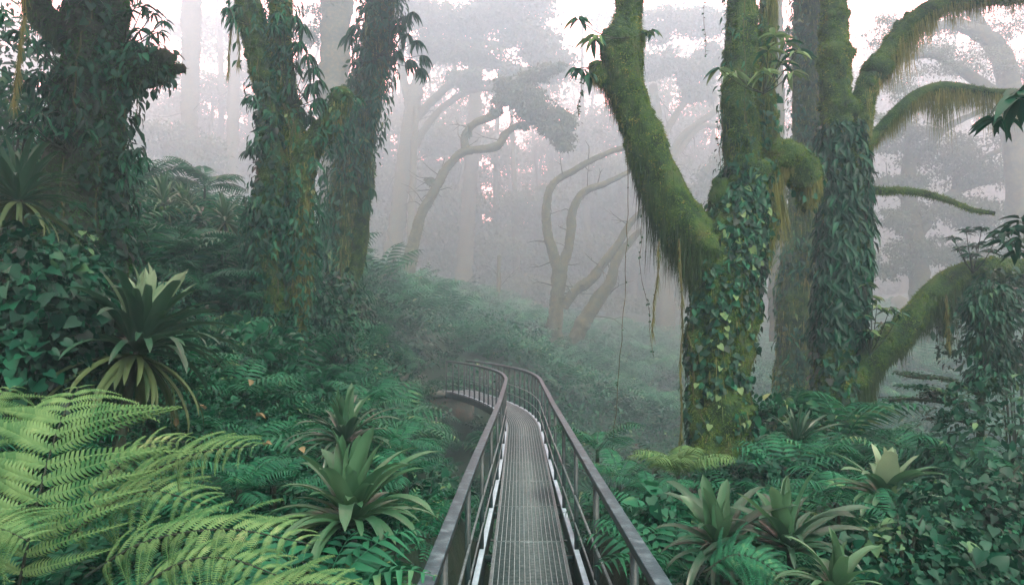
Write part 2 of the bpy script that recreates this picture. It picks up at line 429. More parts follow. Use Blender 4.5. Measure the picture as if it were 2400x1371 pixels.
# ------------------------------------------------------------------ the footbridge
def rail_half(y):
    return float(np.interp(y, [0, 2.9, 6.2, 8, 10.2, 14, 26], [.56, .515, .465, .435, .40, .375, .375]))
def bridge():
    root = thing('footbridge', 'narrow steel footbridge with mesh deck and dark railings curving left across the ravine', 'footbridge', (.14, 0, 0))
    n = 260
    C = catmull(np.column_stack([deck_path, np.zeros(len(deck_path))]), n)
    T = unit(np.gradient(C, axis=0)); R = np.column_stack([T[:, 1], -T[:, 0], np.zeros(n)])
    s = np.concatenate([[0], np.cumsum(np.linalg.norm(np.diff(C, axis=0), axis=1))])
    up = np.array((0, 0, 1.0))
    def at(d):
        c = np.array([np.interp(d, s, C[:, k]) for k in range(3)]); r = unit([np.interp(d, s, R[:, k]) for k in range(3)])
        t = unit([np.interp(d, s, T[:, k]) for k in range(3)])
        return c, r, t
    def sweep(off, z, hw, hh, d0, d1, step=.12):
        g = G(); ds = np.linspace(d0, d1, max(2, int((d1 - d0) / step)))
        V = []
        for d in ds:
            c, r, t = at(d); o_ = off(c[1]) if callable(off) else off
            b = c + r * o_ + up * z
            V += [b - r * hw - up * hh, b + r * hw - up * hh, b + r * hw + up * hh * .8, b + r * hw * .85 + up * hh, b - r * hw * .85 + up * hh, b - r * hw + up * hh * .8]
        m = len(ds); Fq = []
        for i in range(m - 1):
            for j in range(6):
                Fq.append((6 * i + j, 6 * i + (j + 1) % 6, 6 * i + 6 + (j + 1) % 6, 6 * i + 6 + j))
        g.add(V, Fq); g.add(V[:6], [(0, 5, 4, 3), (0, 3, 2, 1)]); g.add(V[-6:], [(0, 1, 2, 3), (0, 3, 4, 5)])
        return g
    L = s[-1]
    # rails, built in lengths with a hairline joint between them
    for sg in (-1, 1):
        off = lambda y, sg=sg: sg * rail_half(y)
        joints = [0, 3.1, 6.95, 10.2, 13.4, 16.0, 19.5, 23.0, L]
        for a, b in zip(joints[:-1], joints[1:]):
            link('handrail', sweep(off, 1.045, .036, .006, a + .002, b - .002).mesh('handrail', M['steel_pale'], False), root)
            link('rail_web', sweep(lambda y, sg=sg: sg * rail_half(y), 1.012, .027, .026, a + .002, b - .002).mesh('rail_web', M['steel_dark'], False), root)
            link('bottom_rail', sweep(lambda y, sg=sg: sg * (rail_half(y) - .002), .012, .025, .008, a + .003, b - .003).mesh('bottom_rail', M['plate'], False), root)
        for z, hw in ((.53, .009), (.27, .007)):
            link('mid_rail', sweep(lambda y, sg=sg: sg * (rail_half(y) - .012), z, hw, hw, 0, L).mesh('mid_rail', M['galv'], False), root)
        link('side_beam', sweep(lambda y, sg=sg: sg * (rail_half(y) - .0), -.12, .022, .09, 0, L).mesh('side_beam', M['steel_dark'], False), root)
        link('deck_edge_strip', sweep(sg * .342, -.004, .012, .012, 0, L).mesh('deck_edge_strip', M['galv'], False), root)
    ds = list(np.arange(.35, 16.3, 1.52)) + list(np.arange(17.0, L, .6))
    for d in ds:
        c, r, t = at(d)
        for sg in (-1, 1):
            h = rail_half(c[1]) + .004
            g = G()
            b = c + r * sg * h
            box(g, b + up * .44, r * .020, t * .022, up * .545)
            g2 = G()
            p = link('post', g.mesh('post', M['steel_dark'], False), root)
            for k in (.07, .16):
                g2 = G(); bb = b - r * sg * .012 + up * (k - .2)
                ang = np.linspace(0, 2 * math.pi, 7)[:-1]
                V = [bb + (t * math.cos(a) + up * math.sin(a)) * .011 for a in ang] + [bb - r * sg * .008 + (t * math.cos(a) + up * math.sin(a)) * .009 for a in ang]
                g2.add(V, [(j, (j + 1) % 6, 6 + (j + 1) % 6, 6 + j) for j in range(6)], [(6, 7, 8, 9, 10, 11)])
                bo = link('bolt', g2.mesh('bolt', M['galv'], False)); bo.parent = p; bo.location = -Vector(root.location) - Vector(p.location)
        # outrigger under the deck carrying the posts
        g = G(); hw = rail_half(c[1])
        box(g, c - up * .075, r * (hw - .024), t * .02, up * .03)
        link('cross_beam', g.mesh('cross_beam', M['steel_dark'], False), root)
    # grating, one panel at a time
    pl = 1.372; d = .0; k = 0
    while d + .3 < L:
        e = min(d + pl, L)
        g = G()
        for q in np.linspace(-.325, .325, 15):
            st = np.linspace(d + .006, e - .006, max(2, int((e - d) / .3) + 1))
            V = []; Fq = []
            for x in st:
                c, r, t = at(x); b = c + r * q
                V += [b - r * .003 - up * .018, b + r * .003 - up * .018, b + r * .003 + up * .001, b - r * .003 + up * .001]
            for i in range(len(st) - 1):
                for j in range(4): Fq.append((4 * i + j, 4 * i + (j + 1) % 4, 4 * i + 4 + (j + 1) % 4, 4 * i + 4 + j))
            g.add(V, Fq)
        link('bearing_bars', g.mesh('bearing_bars', M['galv_light'], False), root)['kind'] = 'stuff'
        g = G()
        for x in np.arange(d + .03, e - .01, .034):
            c, r, t = at(x); box(g, c - up * .014, r * .327, t * .0016, up * .006)
        for x in (d + .008, e - .008):
            c, r, t = at(x); box(g, c - up * .010, r * .328, t * .005, up * .012)
        link('deck_grating', g.mesh('deck_grating', M['galv'], False), root)
        for x in (d + .0,):
            c, r, t = at(x + .03)
            for sg in (-1, 1):
                g2 = G(); box(g2, c + r * sg * .372 + up * .0, r * .022, t * .013, up * .008)
                link('clamp', g2.mesh('clamp', M['steel_dark'], False), root)
        d = e; k += 1
bridge()

# abutment where the bridge lands
def abutment():
    root = thing('concrete_abutment', 'low weathered concrete abutment carrying the far end of the footbridge', 'abutment', (-3.0, 24.4, -1.5))
    g = G()
    box(g, (-2.55, 24.6, -.62), (1.15, -.05, 0), (.02, .55, 0), (0, 0, .46))
    link('wall', g.mesh('wall', M['concrete'], False), root)
    g = G(); box(g, (-2.55, 24.55, -.16), (1.2, -.05, 0), (.02, .64, 0), (0, 0, .055))
    link('cap_slab', g.mesh('cap_slab', M['concrete'], False), root)
abutment()

# ------------------------------------------------------------------ plants
def rib_leaf(L, w, e0, droop, n=9, twist=0.0, tipw=.12, shape=.35, seed=0):
    """a strap leaf in its own local frame, growing along +Y then bending down; returns a G"""
    r = np.random.default_rng(seed)
    pts = []; a = e0; y = z = 0.0; ds = L / n
    for i in range(n + 1):
        pts.append((0, y, z)); y += math.cos(a) * ds; z += math.sin(a) * ds
        a -= droop / n * (0.4 + 1.2 * i / n)
    pts = np.array(pts); g = G(); V = []
    for i, p in enumerate(pts):
        t = i / n
        ww = w * .5 * (.62 + .38 * math.sin(math.pi * min(1, t * 1.25 + .12))) * (1 - max(0, (t - .76) / .24) ** 2.4) + .001
        T = unit(pts[min(i + 1, n)] - pts[max(i - 1, 0)]); up = np.array((0, -T[2], T[1]))
        tw = twist * t; X = np.array((math.cos(tw), 0, 0)) + up * math.sin(tw)
        V += [p - X * ww + up * ww * shape, p - X * ww * .5 + up * ww * shape * .3, p, p + X * ww * .5 + up * ww * shape * .3, p + X * ww + up * ww * shape]
    Fq = [(5 * i + j, 5 * i + j + 1, 5 * i + 5 + j + 1, 5 * i + 5 + j) for i in range(n) for j in range(4)]
    g.add(V, Fq)
    return g

def bromeliad(loc, label, size=.6, n=56, mats=('brom', 'brom', 'brom_old'), group=None, skirt=True, tilt=(0, 0), width=.085, up_n=.22, broad=1.0, upright=1.0, name='bromeliad'):
    root = thing(name, label, 'bromeliad', loc, group)
    tt = np.random.default_rng(int(abs(loc[0]) * 313 + n)); root.rotation_euler = (tt.uniform(-.22, .22), tt.uniform(-.22, .22), tt.uniform(0, 6))
    sd_ = int(abs(loc[0] * 1000) + abs(loc[1] * 77))
    r = np.random.default_rng(sd_)
    protos = {}
    def proto(kind):
        j = int(r.integers(0, 2)); key = (kind, j)
        if key not in protos:
            q = {0: (.80, 1.25, .4), 1: (1.0, .85 * upright, 1.1), 2: (1.05, .35 * upright, 1.5), 3: (1.0, -.55, .95)}[kind]
            L_, e, dr = q
            g = rib_leaf(L_ * size, width * broad * (1.15 if kind < 1 else .9 if kind < 2 else .72), e + .12 * j, dr + .2 * j, seed=j, twist=.25 * (j - .5))
            protos[key] = g.mesh('leaf', M[mats[0] if kind == 0 else mats[1] if kind < 3 else mats[2]])
        return protos[key]
    for i in range(n):
        f = i / n
        kind = 0 if f < up_n else 1 if f < .5 else 2 if f < .75 or not skirt else 3
        o = bpy.data.objects.new('leaf', proto(kind)); S.collection.objects.link(o); o.parent = root
        a = i * 2.39996 + r.uniform(-.2, .2)
        o.rotation_euler = (r.uniform(-.24, .24) + (.35 if kind == 0 and f < .08 else 0), r.uniform(-.15, .15), a)
        k = r.uniform(.62, 1.15); o.scale = (k * r.uniform(.85, 1.15), k, k)
        o.location = (-math.sin(a) * .02, math.cos(a) * .02, (.06 if kind == 0 else .03 if kind == 1 else 0 if kind == 2 else -.02) * size * 2)
    drop = max(.15, loc[2] - float(ground(loc[0], loc[1])[0]) + .25)
    if True:
        g = G(); V, Fq, F3 = tube([(0, 0, -drop, .045 if skirt else .025), (0, 0, -drop * .5, .04 if skirt else .022), (0, 0, .06, .02)], 8, .06, .2, 9)
        g.add(V, Fq, F3); o = link('stem', g.mesh('stem', M['bark_dark']), root, (0, 0, 0))
    return root

def pinna_tpl(n=16, wid=.26, droop=.3, seed=0, fwd=.45):
    """feather-shaped leaflet, unit length along +Y, made of narrow segments on a fine midrib"""
    r = np.random.default_rng(seed); V = []; F = []
    for i in range(n):
        t = (i + .5) / n
        l = wid * (1 - t ** 1.6) * (.5 + .5 * min(1, t * 6)) + .012
        for sgn in (-1, 1):
            b = len(V); hw = .5 / n
            z = -droop * t * t; a = fwd + .25 * t
            dx, dy = math.cos(a) * l * sgn, math.sin(a) * l
            j = r.uniform(-.02, .02)
            V += [(0, t - hw, z), (0, t + hw, z), (dx * .55, t + dy * .55 + hw * .75, z + .02), (dx * .55, t + dy * .55 - hw * .75, z + .02), (dx, t + dy, z - .05 + j)]
            F.append((b, b + 3, b + 2, b + 1)); F.append((b + 3, b + 4, b + 2, b + 2))
    V = np.array(V, float)
    F4 = np.array([f for f in F if len(set(f)) == 4]); F3 = np.array([f[:3] for f in F if len(set(f)) == 3])
    # midrib
    k = len(V); m = 5; rb = []
    for i in range(m + 1):
        t = i / m; rb += [(-.006, t, -droop * t * t + .006), (.006, t, -droop * t * t + .006)]
    V = np.vstack([V, rb]); F4 = np.vstack([F4, [(k + 2 * i, k + 2 * i + 1, k + 2 * i + 3, k + 2 * i + 2) for i in range(m)]])
    return V, F3, F4
PIN_HI = [pinna_tpl(26, .125, .35, 1), pinna_tpl(26, .11, .6, 2), pinna_tpl(26, .12, .85, 7)]
PIN_LO = [pinna_tpl(9, .13, .45, 3)]
PIN_MID = leaf_tpl(4, .55, .06, .45, .9)      # a whole leaflet, for ferns further off

def frond_frames(path, n, start=.16):
    q = catmull(path, 60); T = unit(np.gradient(q[:, :3], axis=0))
    s = np.linspace(start, .985, n); idx = (s * 59)
    i = idx.astype(int); f = (idx - i)[:, None]; i2 = np.minimum(i + 1, 59)
    return q[i] * (1 - f) + q[i2] * f, unit(T[i] * (1 - f) + T[i2] * f), s

def frond_geo(g, path, nrm, plen, n=16, tpl=None, wid=1.0, start=.16, fwd=.25, rach=.006, gr=None, prof=None):
    """a bipinnate frond along a 3-D path; leaflets go left and right in the plane whose normal is nrm"""
    tpl = tpl or PIN_LO[0]
    p, T, s = frond_frames(np.asarray(path, float), n, start)
    nrm = np.asarray(nrm, float)
    side = unit(np.cross(T, nrm)); nn = np.cross(side, T)
    prof = prof or (lambda t: np.sin(np.pi * np.clip(t * .93 + .05, 0, 1)) ** .7 * (1 - .25 * t))
    ln = plen * prof((s - start) / (1 - start)) + .02
    for sg in (-1, 1):
        d = side * sg * math.cos(fwd) + T * math.sin(fwd) + nn * .10 + rng.normal(size=T.shape) * .03
        scatter(g, tpl, p, d, nn + rng.normal(size=T.shape) * .06, ln * rng.uniform(.9, 1.08, n), ln * wid)
    q = np.asarray(path, float)
    rr = np.linspace(rach, rach * .25, len(q))
    V, Fq, F3 = tube(np.column_stack([q, rr]), 5, max(.04, np.linalg.norm(q[-1] - q[0]) / 14), 0)
    (gr or g).add(V, Fq, F3)

def arch(L, e0, drop, n=5, az=0.0, base=(0, 0, 0)):
    pts = []; a = e0; r_ = z = 0.0; ds = L / n
    for i in range(n + 1):
        pts.append((math.sin(az) * r_ + base[0], math.cos(az) * r_ + base[1], z + base[2])); r_ += math.cos(a) * ds; z += math.sin(a) * ds; a -= drop / n * (.5 + i / n)
    return np.array(pts)

FROND_MESH = {}
def frond_mesh(kind, mat):
    key = (kind, mat)
    if key not in FROND_MESH:
        g = G()
        e0, dr = [(1.0, 1.7), (.75, 1.5), (.45, 1.2)][kind]
        p = arch(1.0, e0, dr, 6)
        T = unit(p[-1] - p[0]); nrm = (0, -T[2], T[1])
        frond_geo(g, p, (0, -.3, 1), .30, 19, PIN_MID, .17, .14, .35, .006)
        FROND_MESH[key] = g.mesh('frond', M[mat])
    return FROND_MESH[key]

def fern(loc, label, size=1.0, n=9, mat='fern', group=None, az0=None, spread=6.283, name='fern', stem=0):
    root = thing(name, label, 'fern', loc, group)
    r = np.random.default_rng(int(abs(loc[0] * 991) + abs(loc[1] * 77)))
    a0 = r.uniform(0, 6.28) if az0 is None else az0
    for i in range(n):
        o = bpy.data.objects.new('frond', frond_mesh(int(r.integers(0, 3)), mat)); S.collection.objects.link(o); o.parent = root
        o.rotation_euler = (r.uniform(-.15, .15), r.uniform(-.15, .15), a0 + spread * i / n + r.uniform(-.2, .2))
        k = size * r.uniform(.75, 1.1); o.scale = (k, k, k)
    stem = max(stem, loc[2] - float(ground(loc[0], loc[1])[0]) + .15)
    if stem > .25:
        g = G(); V, Fq, F3 = tube([(0, 0, -stem, .03), (0, 0, -stem * .5, .026), (0, 0, .03, .022)], 8, .08, .2, 9)
        g.add(V, Fq, F3); link('trunk', g.mesh('trunk', M['bark_dark']), root, (0, 0, 0))
    return root

# clumps for scattering
def clump(leaves, R, tpl, ll, lw, stems=0, flat=.7, seed=0, hang=.2):
    g = G(); r = np.random.default_rng(seed)
    d = unit(r.normal(size=(leaves, 3))); d[:, 2] = np.abs(d[:, 2]) * .9 + .02
    rad = R * (r.random(leaves) ** .4)
    pos = d * rad[:, None] * np.array([1, 1, flat])
    out = unit(d + np.array((0, 0, -hang)) + r.normal(size=(leaves, 3)) * .55)
    nrm = unit(np.array((0, 0, 1.0)) * .9 + d * .5 + r.normal(size=(leaves, 3)) * .6)
    s = r.uniform(.55, 1.15, leaves)
    scatter(g, tpl, pos, out, nrm, ll * s, lw * s)
    return g
def sprig(n=14, L=.5, ll=.12, lw=.045, tpl=LANCE, seed=0):
    """stems that arch outward and carry paired leaves"""
    g = G(); r = np.random.default_rng(seed)
    for k in range(n):
        az = r.uniform(0, 6.28); p = arch(L * r.uniform(.6, 1.2), r.uniform(.5, 1.3), r.uniform(.8, 1.8), 5, az, (r.uniform(-.15, .15), r.uniform(-.15, .15), 0))
        q = catmull(p, 12); T = unit(np.gradient(q, axis=0)); sd = unit(np.cross(T, (0, 0, 1)))
        for sg in (-1, 1):
            scatter(g, tpl, q[2:], sd[2:] * sg + T[2:] * .5 + r.normal(size=(10, 3)) * .2 + np.array((0, 0, -.1)), np.array((0, 0, 1.0)) + r.normal(size=(10, 3)) * .3, ll * r.uniform(.6, 1.1, 10), lw)
    return g

PROTO = {}
def proto_obj(key, me):
    o = bpy.data.objects.new('undergrowth_clump', me)     # only a source for the ground cover; never linked to the scene
    PROTO[key] = o
    return o
proto_obj('a', clump(150, .42, OVAL, .10, .06, seed=1).mesh('clump', M['leaf_mid']))
proto_obj('b', clump(240, .45, LANCE, .085, .034, seed=2).mesh('clump', M['leaf_mid']))
proto_obj('c', sprig(16, .5, .12, .045, LANCE, 3).mesh('clump', M['leaf_dark']))
proto_obj('d', clump(110, .4, HEART, .11, .10, seed=4).mesh('clump', M['leaf_dark']))
gf = G()
for i in range(8):
    p = arch(.8, .9 + .3 * random.random(), 1.7, 6, i * .785 + random.random() * .4)
    frond_geo(gf, p, (0, 0, 1), .22, 13, PIN_MID, .2, .12, .35, .005)
proto_obj('f', gf.mesh('clump', M['fern']))
proto_obj('s', clump(300, .5, DIAM, .05, .035, seed=6).mesh('clump', M['leaf_mid']))
gf2 = G()
for k in range(26):      # feathery low growth
    p = arch(.34, random.uniform(.5, 1.3), 1.5, 4, random.random() * 6.28, (random.uniform(-.2, .2), random.uniform(-.2, .2), 0))
    frond_geo(gf2, p, (0, 0, 1), .085, 9, OVAL, .35, .1, .5, .003)
proto_obj('t', gf2.mesh('clump', M['leaf_mid']))

def gn_scatter(name, key, pts, rot, scl, label):
    me = bpy.data.meshes.new(name)
    me.vertices.add(len(pts)); me.vertices.foreach_set('co', np.asarray(pts, np.float32).ravel())
    a = me.attributes.new('rot', 'FLOAT_VECTOR', 'POINT'); a.data.foreach_set('vector', np.asarray(rot, np.float32).ravel())
    a = me.attributes.new('scl', 'FLOAT', 'POINT'); a.data.foreach_set('value', np.asarray(scl, np.float32).ravel())
    o = link(name, me); o['kind'] = 'stuff'; o['label'] = label
    ng = bpy.data.node_groups.new(name, 'GeometryNodeTree')
    ng.interface.new_socket('Geometry', in_out='INPUT', socket_type='NodeSocketGeometry')
    ng.interface.new_socket('Geometry', in_out='OUTPUT', socket_type='NodeSocketGeometry')
    gi = ng.nodes.new('NodeGroupInput'); go = ng.nodes.new('NodeGroupOutput')
    ip = ng.nodes.new('GeometryNodeInstanceOnPoints'); ob = ng.nodes.new('GeometryNodeObjectInfo')
    ob.inputs['Object'].default_value = PROTO[key]; ob.inputs['As Instance'].default_value = True
    r = ng.nodes.new('GeometryNodeInputNamedAttribute'); r.data_type = 'FLOAT_VECTOR'; r.inputs['Name'].default_value = 'rot'
    sc_ = ng.nodes.new('GeometryNodeInputNamedAttribute'); sc_.data_type = 'FLOAT'; sc_.inputs['Name'].default_value = 'scl'
    ng.links.new(gi.outputs[0], ip.inputs['Points']); ng.links.new(ob.outputs['Geometry'], ip.inputs['Instance'])
    ng.links.new(r.outputs[0], ip.inputs['Rotation']); ng.links.new(sc_.outputs[0], ip.inputs['Scale'])
    ng.links.new(ip.outputs[0], go.inputs[0])
    md = o.modifiers.new('scatter', 'NODES'); md.node_group = ng
    return o

def undergrowth():
    cand = []
    def zone(n, x0, x1, y0, y1):
        return np.column_stack([rng.uniform(x0, x1, n), rng.uniform(y0, y1, n)])
    near = zone(1500, -6.5, 6.5, .8, 8)
    mid = zone(3600, -13, 13, 8, 24)
    far = zone(5200, -36, 42, 24, 78)
    def keep(q, clear):
        dd = np.min(np.linalg.norm(q[:, None] - dk[None, ::3], axis=2), axis=1)
        return q[dd > clear]
    sets = [(keep(near, .25), .55, .95), (keep(mid, .25), 1.0, 1.7), (keep(far, 1.4), 1.7, 3.2)]
    per = {k: [] for k in PROTO}
    for zi, (q, s0, s1) in enumerate(sets):
        z = ground(q[:, 0], q[:, 1])
        nz = vnoise(np.column_stack([q * .5, np.zeros(len(q))]), 20) + rng.normal(size=len(q)) * .45
        keys = ['t', 's', 'b', 'f', 'a', 'c', 'd'] if zi == 0 else ['s', 'b', 'f', 'a', 'c', 's', 'b'] if zi == 2 else ['s', 'b', 'f', 'a', 'c', 't', 'b']
        ki = np.clip(((nz + 1.0) / 2.0 * len(keys)).astype(int), 0, len(keys) - 1)
        sc_ = rng.uniform(s0, s1, len(q))
        e = .15
        gx = (ground(q[:, 0] + e, q[:, 1]) - z) / e; gy = (ground(q[:, 0], q[:, 1] + e) - z) / e
        dd_ = np.min(np.linalg.norm(q[:, None] - dk[None, ::3], axis=2), axis=1)
        for i in range(len(q)):
            if dd_[i] < (.85 if zi == 0 else 1.05) and z[i] + .75 * sc_[i] > -.25: continue
            ax = math.atan(gy[i]) * .5; ay = -math.atan(gx[i]) * .5
            per[keys[ki[i]]].append((q[i, 0], q[i, 1], z[i] - .04 * sc_[i] + (rng.random() ** 2) * sc_[i] * (.15 if zi == 0 else .45), ax, ay, rng.uniform(0, 6.28), sc_[i]))
    names = {'t': ('feathery_undergrowth', 'feathery low seedlings covering the banks'), 's': ('small_leaved_undergrowth', 'small-leaved ground cover on the slopes'),
             'b': ('bushy_undergrowth', 'dense narrow-leaved bushes covering the hillside'), 'f': ('fern_undergrowth', 'low ferns filling the forest floor'),
             'a': ('leafy_undergrowth', 'oval-leaved ground cover on the slopes'), 'c': ('sprig_undergrowth', 'dark arching sprigs among the undergrowth'),
             'd': ('heart_leaf_undergrowth', 'heart-leaved creepers over the ground')}
    for k, rows in per.items():
        if rows:
            a = np.array(rows); gn_scatter(names[k][0], k, a[:, :3], a[:, 3:6], a[:, 6], names[k][1])
undergrowth()

# ------------------------------------------------------------------ mossy trees
def px_path(pts, d):
    """pts: (px, py, r_px[, depth])"""
    out = []
    for p in pts:
        dd = p[3] if len(p) > 3 else d
        out.append((*P(p[0], p[1], dd), p[2] * dd / F_PX))
    return np.array(out)

def tufts(g, V, Fq, n, ll, lw, down=.5, jitter=.5, zmax=None):
    p, nr = surf_samples(V, Fq, n)
    cl = vnoise(p * 4.0, 41) + .5 * vnoise(p * 11.0, 43) + rng.normal(size=n) * .3
    k = cl > -.45
    p, nr, cl = p[k], nr[k], cl[k]
    d = nr * (.7 + .3 * rng.random((len(p), 1))) + np.array((0, 0, -down)) + rng.normal(size=p.shape) * jitter
    s = rng.uniform(.4, 1.3, len(p)) * (1 + .6 * np.clip(cl, 0, 1))
    scatter(g, BLADE, p - nr * .004, d, nr + rng.normal(size=p.shape) * .5, ll * s, lw * rng.uniform(.6, 1.3, len(p)))

ICO = None
def cushions(g, V, Fq, n, r0, r1):
    """small uneven pads of moss swelling from the bark"""
    global ICO
    if ICO is None:
        import bmesh
        bm = bmesh.new(); bmesh.ops.create_icosphere(bm, subdivisions=2, radius=1)
        ICO = (np.array([v.co[:] for v in bm.verts]), np.array([[v.index for v in f.verts] for f in bm.faces])); bm.free()
    p, nr = surf_samples(V, Fq, n)
    out_ = []
    for i in range(n):
        r = rng.uniform(r0, r1) * (.6 + .8 * rng.random())
        q = ICO[0] * r * (1 + .28 * vnoise(ICO[0] * 2.2 + i * 3.1, 4))[:, None] * np.array([rng.uniform(.7, 1.3), rng.uniform(.7, 1.2), rng.uniform(.6, 1.5)])
        q = q + p[i] - nr[i] * r * .45
        g.add(q, ICO[1]); out_.append(q)
    return out_

def beards(g, V, Fq, n, L, w=.006, under=.1, seed=0, freq=2.2, side=None, power=2.5, nseg=3):
    """hanging moss: strands that drop from the lower and side faces, long in places and short in others"""
    p, nr = surf_samples(V, Fq, n * 4)
    ok = nr[:, 2] < under
    if side is not None: ok &= (nr @ np.asarray(side)) > -.1
    p, nr = p[ok][:n], nr[ok][:n]
    q = p * np.array([freq, freq, freq * .25])
    m = (vnoise(q, 60 + seed) * .5 + .5) * .6 + (vnoise(q * 3.1, 61 + seed) * .5 + .5) * .4
    l = L * (.04 + np.clip(m - .16, 0, 1) ** 2.2 * 3.4 + .12 * rng.random(len(p)) ** 3) * rng.uniform(.25, 1.0, len(p))
    d = np.array((0, 0, -1.0)) + rng.normal(size=p.shape) * .07 + nr * .05
    nrm = rand_unit(len(p)) * np.array([1, 1, .1])
    scatter(g, STRIP(nseg), p, d, nrm, l, w * rng.uniform(.5, 1.5, len(p)))

IVY_MESH = {}
def ivy_mesh(kind, mat):
    if (kind, mat) not in IVY_MESH:
        g = G()
        tpl = {'heart': HEART, 'lance': LANCE3, 'oval': leaf_tpl(3, .25, .12, .75, .6)}[kind]
        V, a, b = tpl
        V = V * np.array([{'heart': 1, 'lance': .30, 'oval': .5}[kind], 1, 1])
        g.add(V, a, b); IVY_MESH[(kind, mat)] = g.mesh('leaf', M[mat])
    return IVY_MESH[(kind, mat)]

def place_leaf(parent, me, pos, dirn, nrm, s):
    y = Vector(dirn).normalized(); z0 = Vector(nrm)
    x = y.cross(z0).normalized(); z = x.cross(y)
    m = Matrix((x, y, z)).transposed().to_4x4()
    o = bpy.data.objects.new('leaf', me); S.collection.objects.link(o)
    o.parent = parent
    o.matrix_local = Matrix.Translation(Vector(pos) - Vector(parent.location)) @ m @ Matrix.Diagonal((s, s, s, 1))
    return o

def ivy(tubes, label, n_single=200, n_mass=1500, size=.07, kinds=('heart',), mats=('leaf_dark', 'leaf_mid'), zr=None, front=True, name='climbing_ivy', cat='ivy', thick=.5, group=None, dens=-.25):
    loc = None
    P_, N_ = [], []
    for V, Fq in tubes:
        p, nr = surf_samples(V, Fq, (n_single + n_mass) * 5)
        ok = vnoise(p * np.array([1.7, 1.7, 1.1]), 33) + .5 * vnoise(p * 6.0, 34) + rng.uniform(-.55, .55, len(p)) > dens
        if zr: ok &= (p[:, 2] > zr[0]) & (p[:, 2] < zr[1])
        if front: ok &= nr[:, 1] < .35
        P_.append(p[ok]); N_.append(nr[ok])
    p = np.concatenate(P_); nr = np.concatenate(N_)
    k = rng.permutation(len(p))[:n_single + n_mass]; p, nr = p[k], nr[k]
    base = p[np.argmin(p[:, 2])]
    root = thing(name, label, cat, tuple(base), group)
    nn = len(p); s = size * rng.uniform(.5, 1.35, nn)
    side = np.cross(nr, (0, 0, 1))
    d = np.array((0, 0, -.8)) + side * rng.normal(size=(nn, 1)) * .6 + nr * rng.uniform(.1, .8, (nn, 1))
    nrm = nr + np.array((0, 0, .45)) + rng.normal(size=p.shape) * .5
    p = p + nr * rng.uniform(0, thick, (nn, 1)) * size
    ns = min(n_single, nn)
    order = np.argsort(nr[:, 1])      # camera-facing first
    order = np.concatenate([order[:nn // 2][rng.permutation(nn // 2)], order[nn // 2:]])
    for i in order[:ns]:
        place_leaf(root, ivy_mesh(kinds[int(rng.integers(len(kinds)))], mats[int(rng.integers(len(mats)))]), p[i], d[i], nrm[i], s[i])
    for V, Fq in tubes:
        sd2 = int(Fq[0][3]); rings = len(V) // sd2
        g = G()
        for q_ in range(5):
            col = rng.uniform(0, sd2); a0 = int(rings * rng.uniform(0, .2)); a1 = int(rings * rng.uniform(.6, .98)); pth = []
            for i in range(a0, a1, 3):
                col += rng.normal() * .5; v = V[i * sd2 + int(col) % sd2]
                if zr is None or zr[0] < v[2] < zr[1]: pth.append(v)
            if len(pth) > 3:
                c_ = V.reshape(-1, 3)[:rings * sd2].reshape(rings, sd2, 3).mean(1)
                tv, tq, t3 = tube(np.column_stack([np.array(pth), np.full(len(pth), .009)]), 5, .06, .2, 8); g.add(tv, tq, t3)
        if g.n: link('stem', g.mesh('stem', M['vine']), root)
    rest = order[ns:]
    if len(rest):
        tp = {'heart': HEART, 'lance': LANCE, 'oval': OVAL}[kinds[0]]
        g = G(); wd = {'heart': 1, 'lance': .28, 'oval': .5}[kinds[0]]
        scatter(g, tp, p[rest], d[rest], nrm[rest], s[rest], s[rest] * wd)
        o = link('leaves', g.mesh('leaves', M[mats[0]]), root); o['kind'] = 'stuff'
    return root

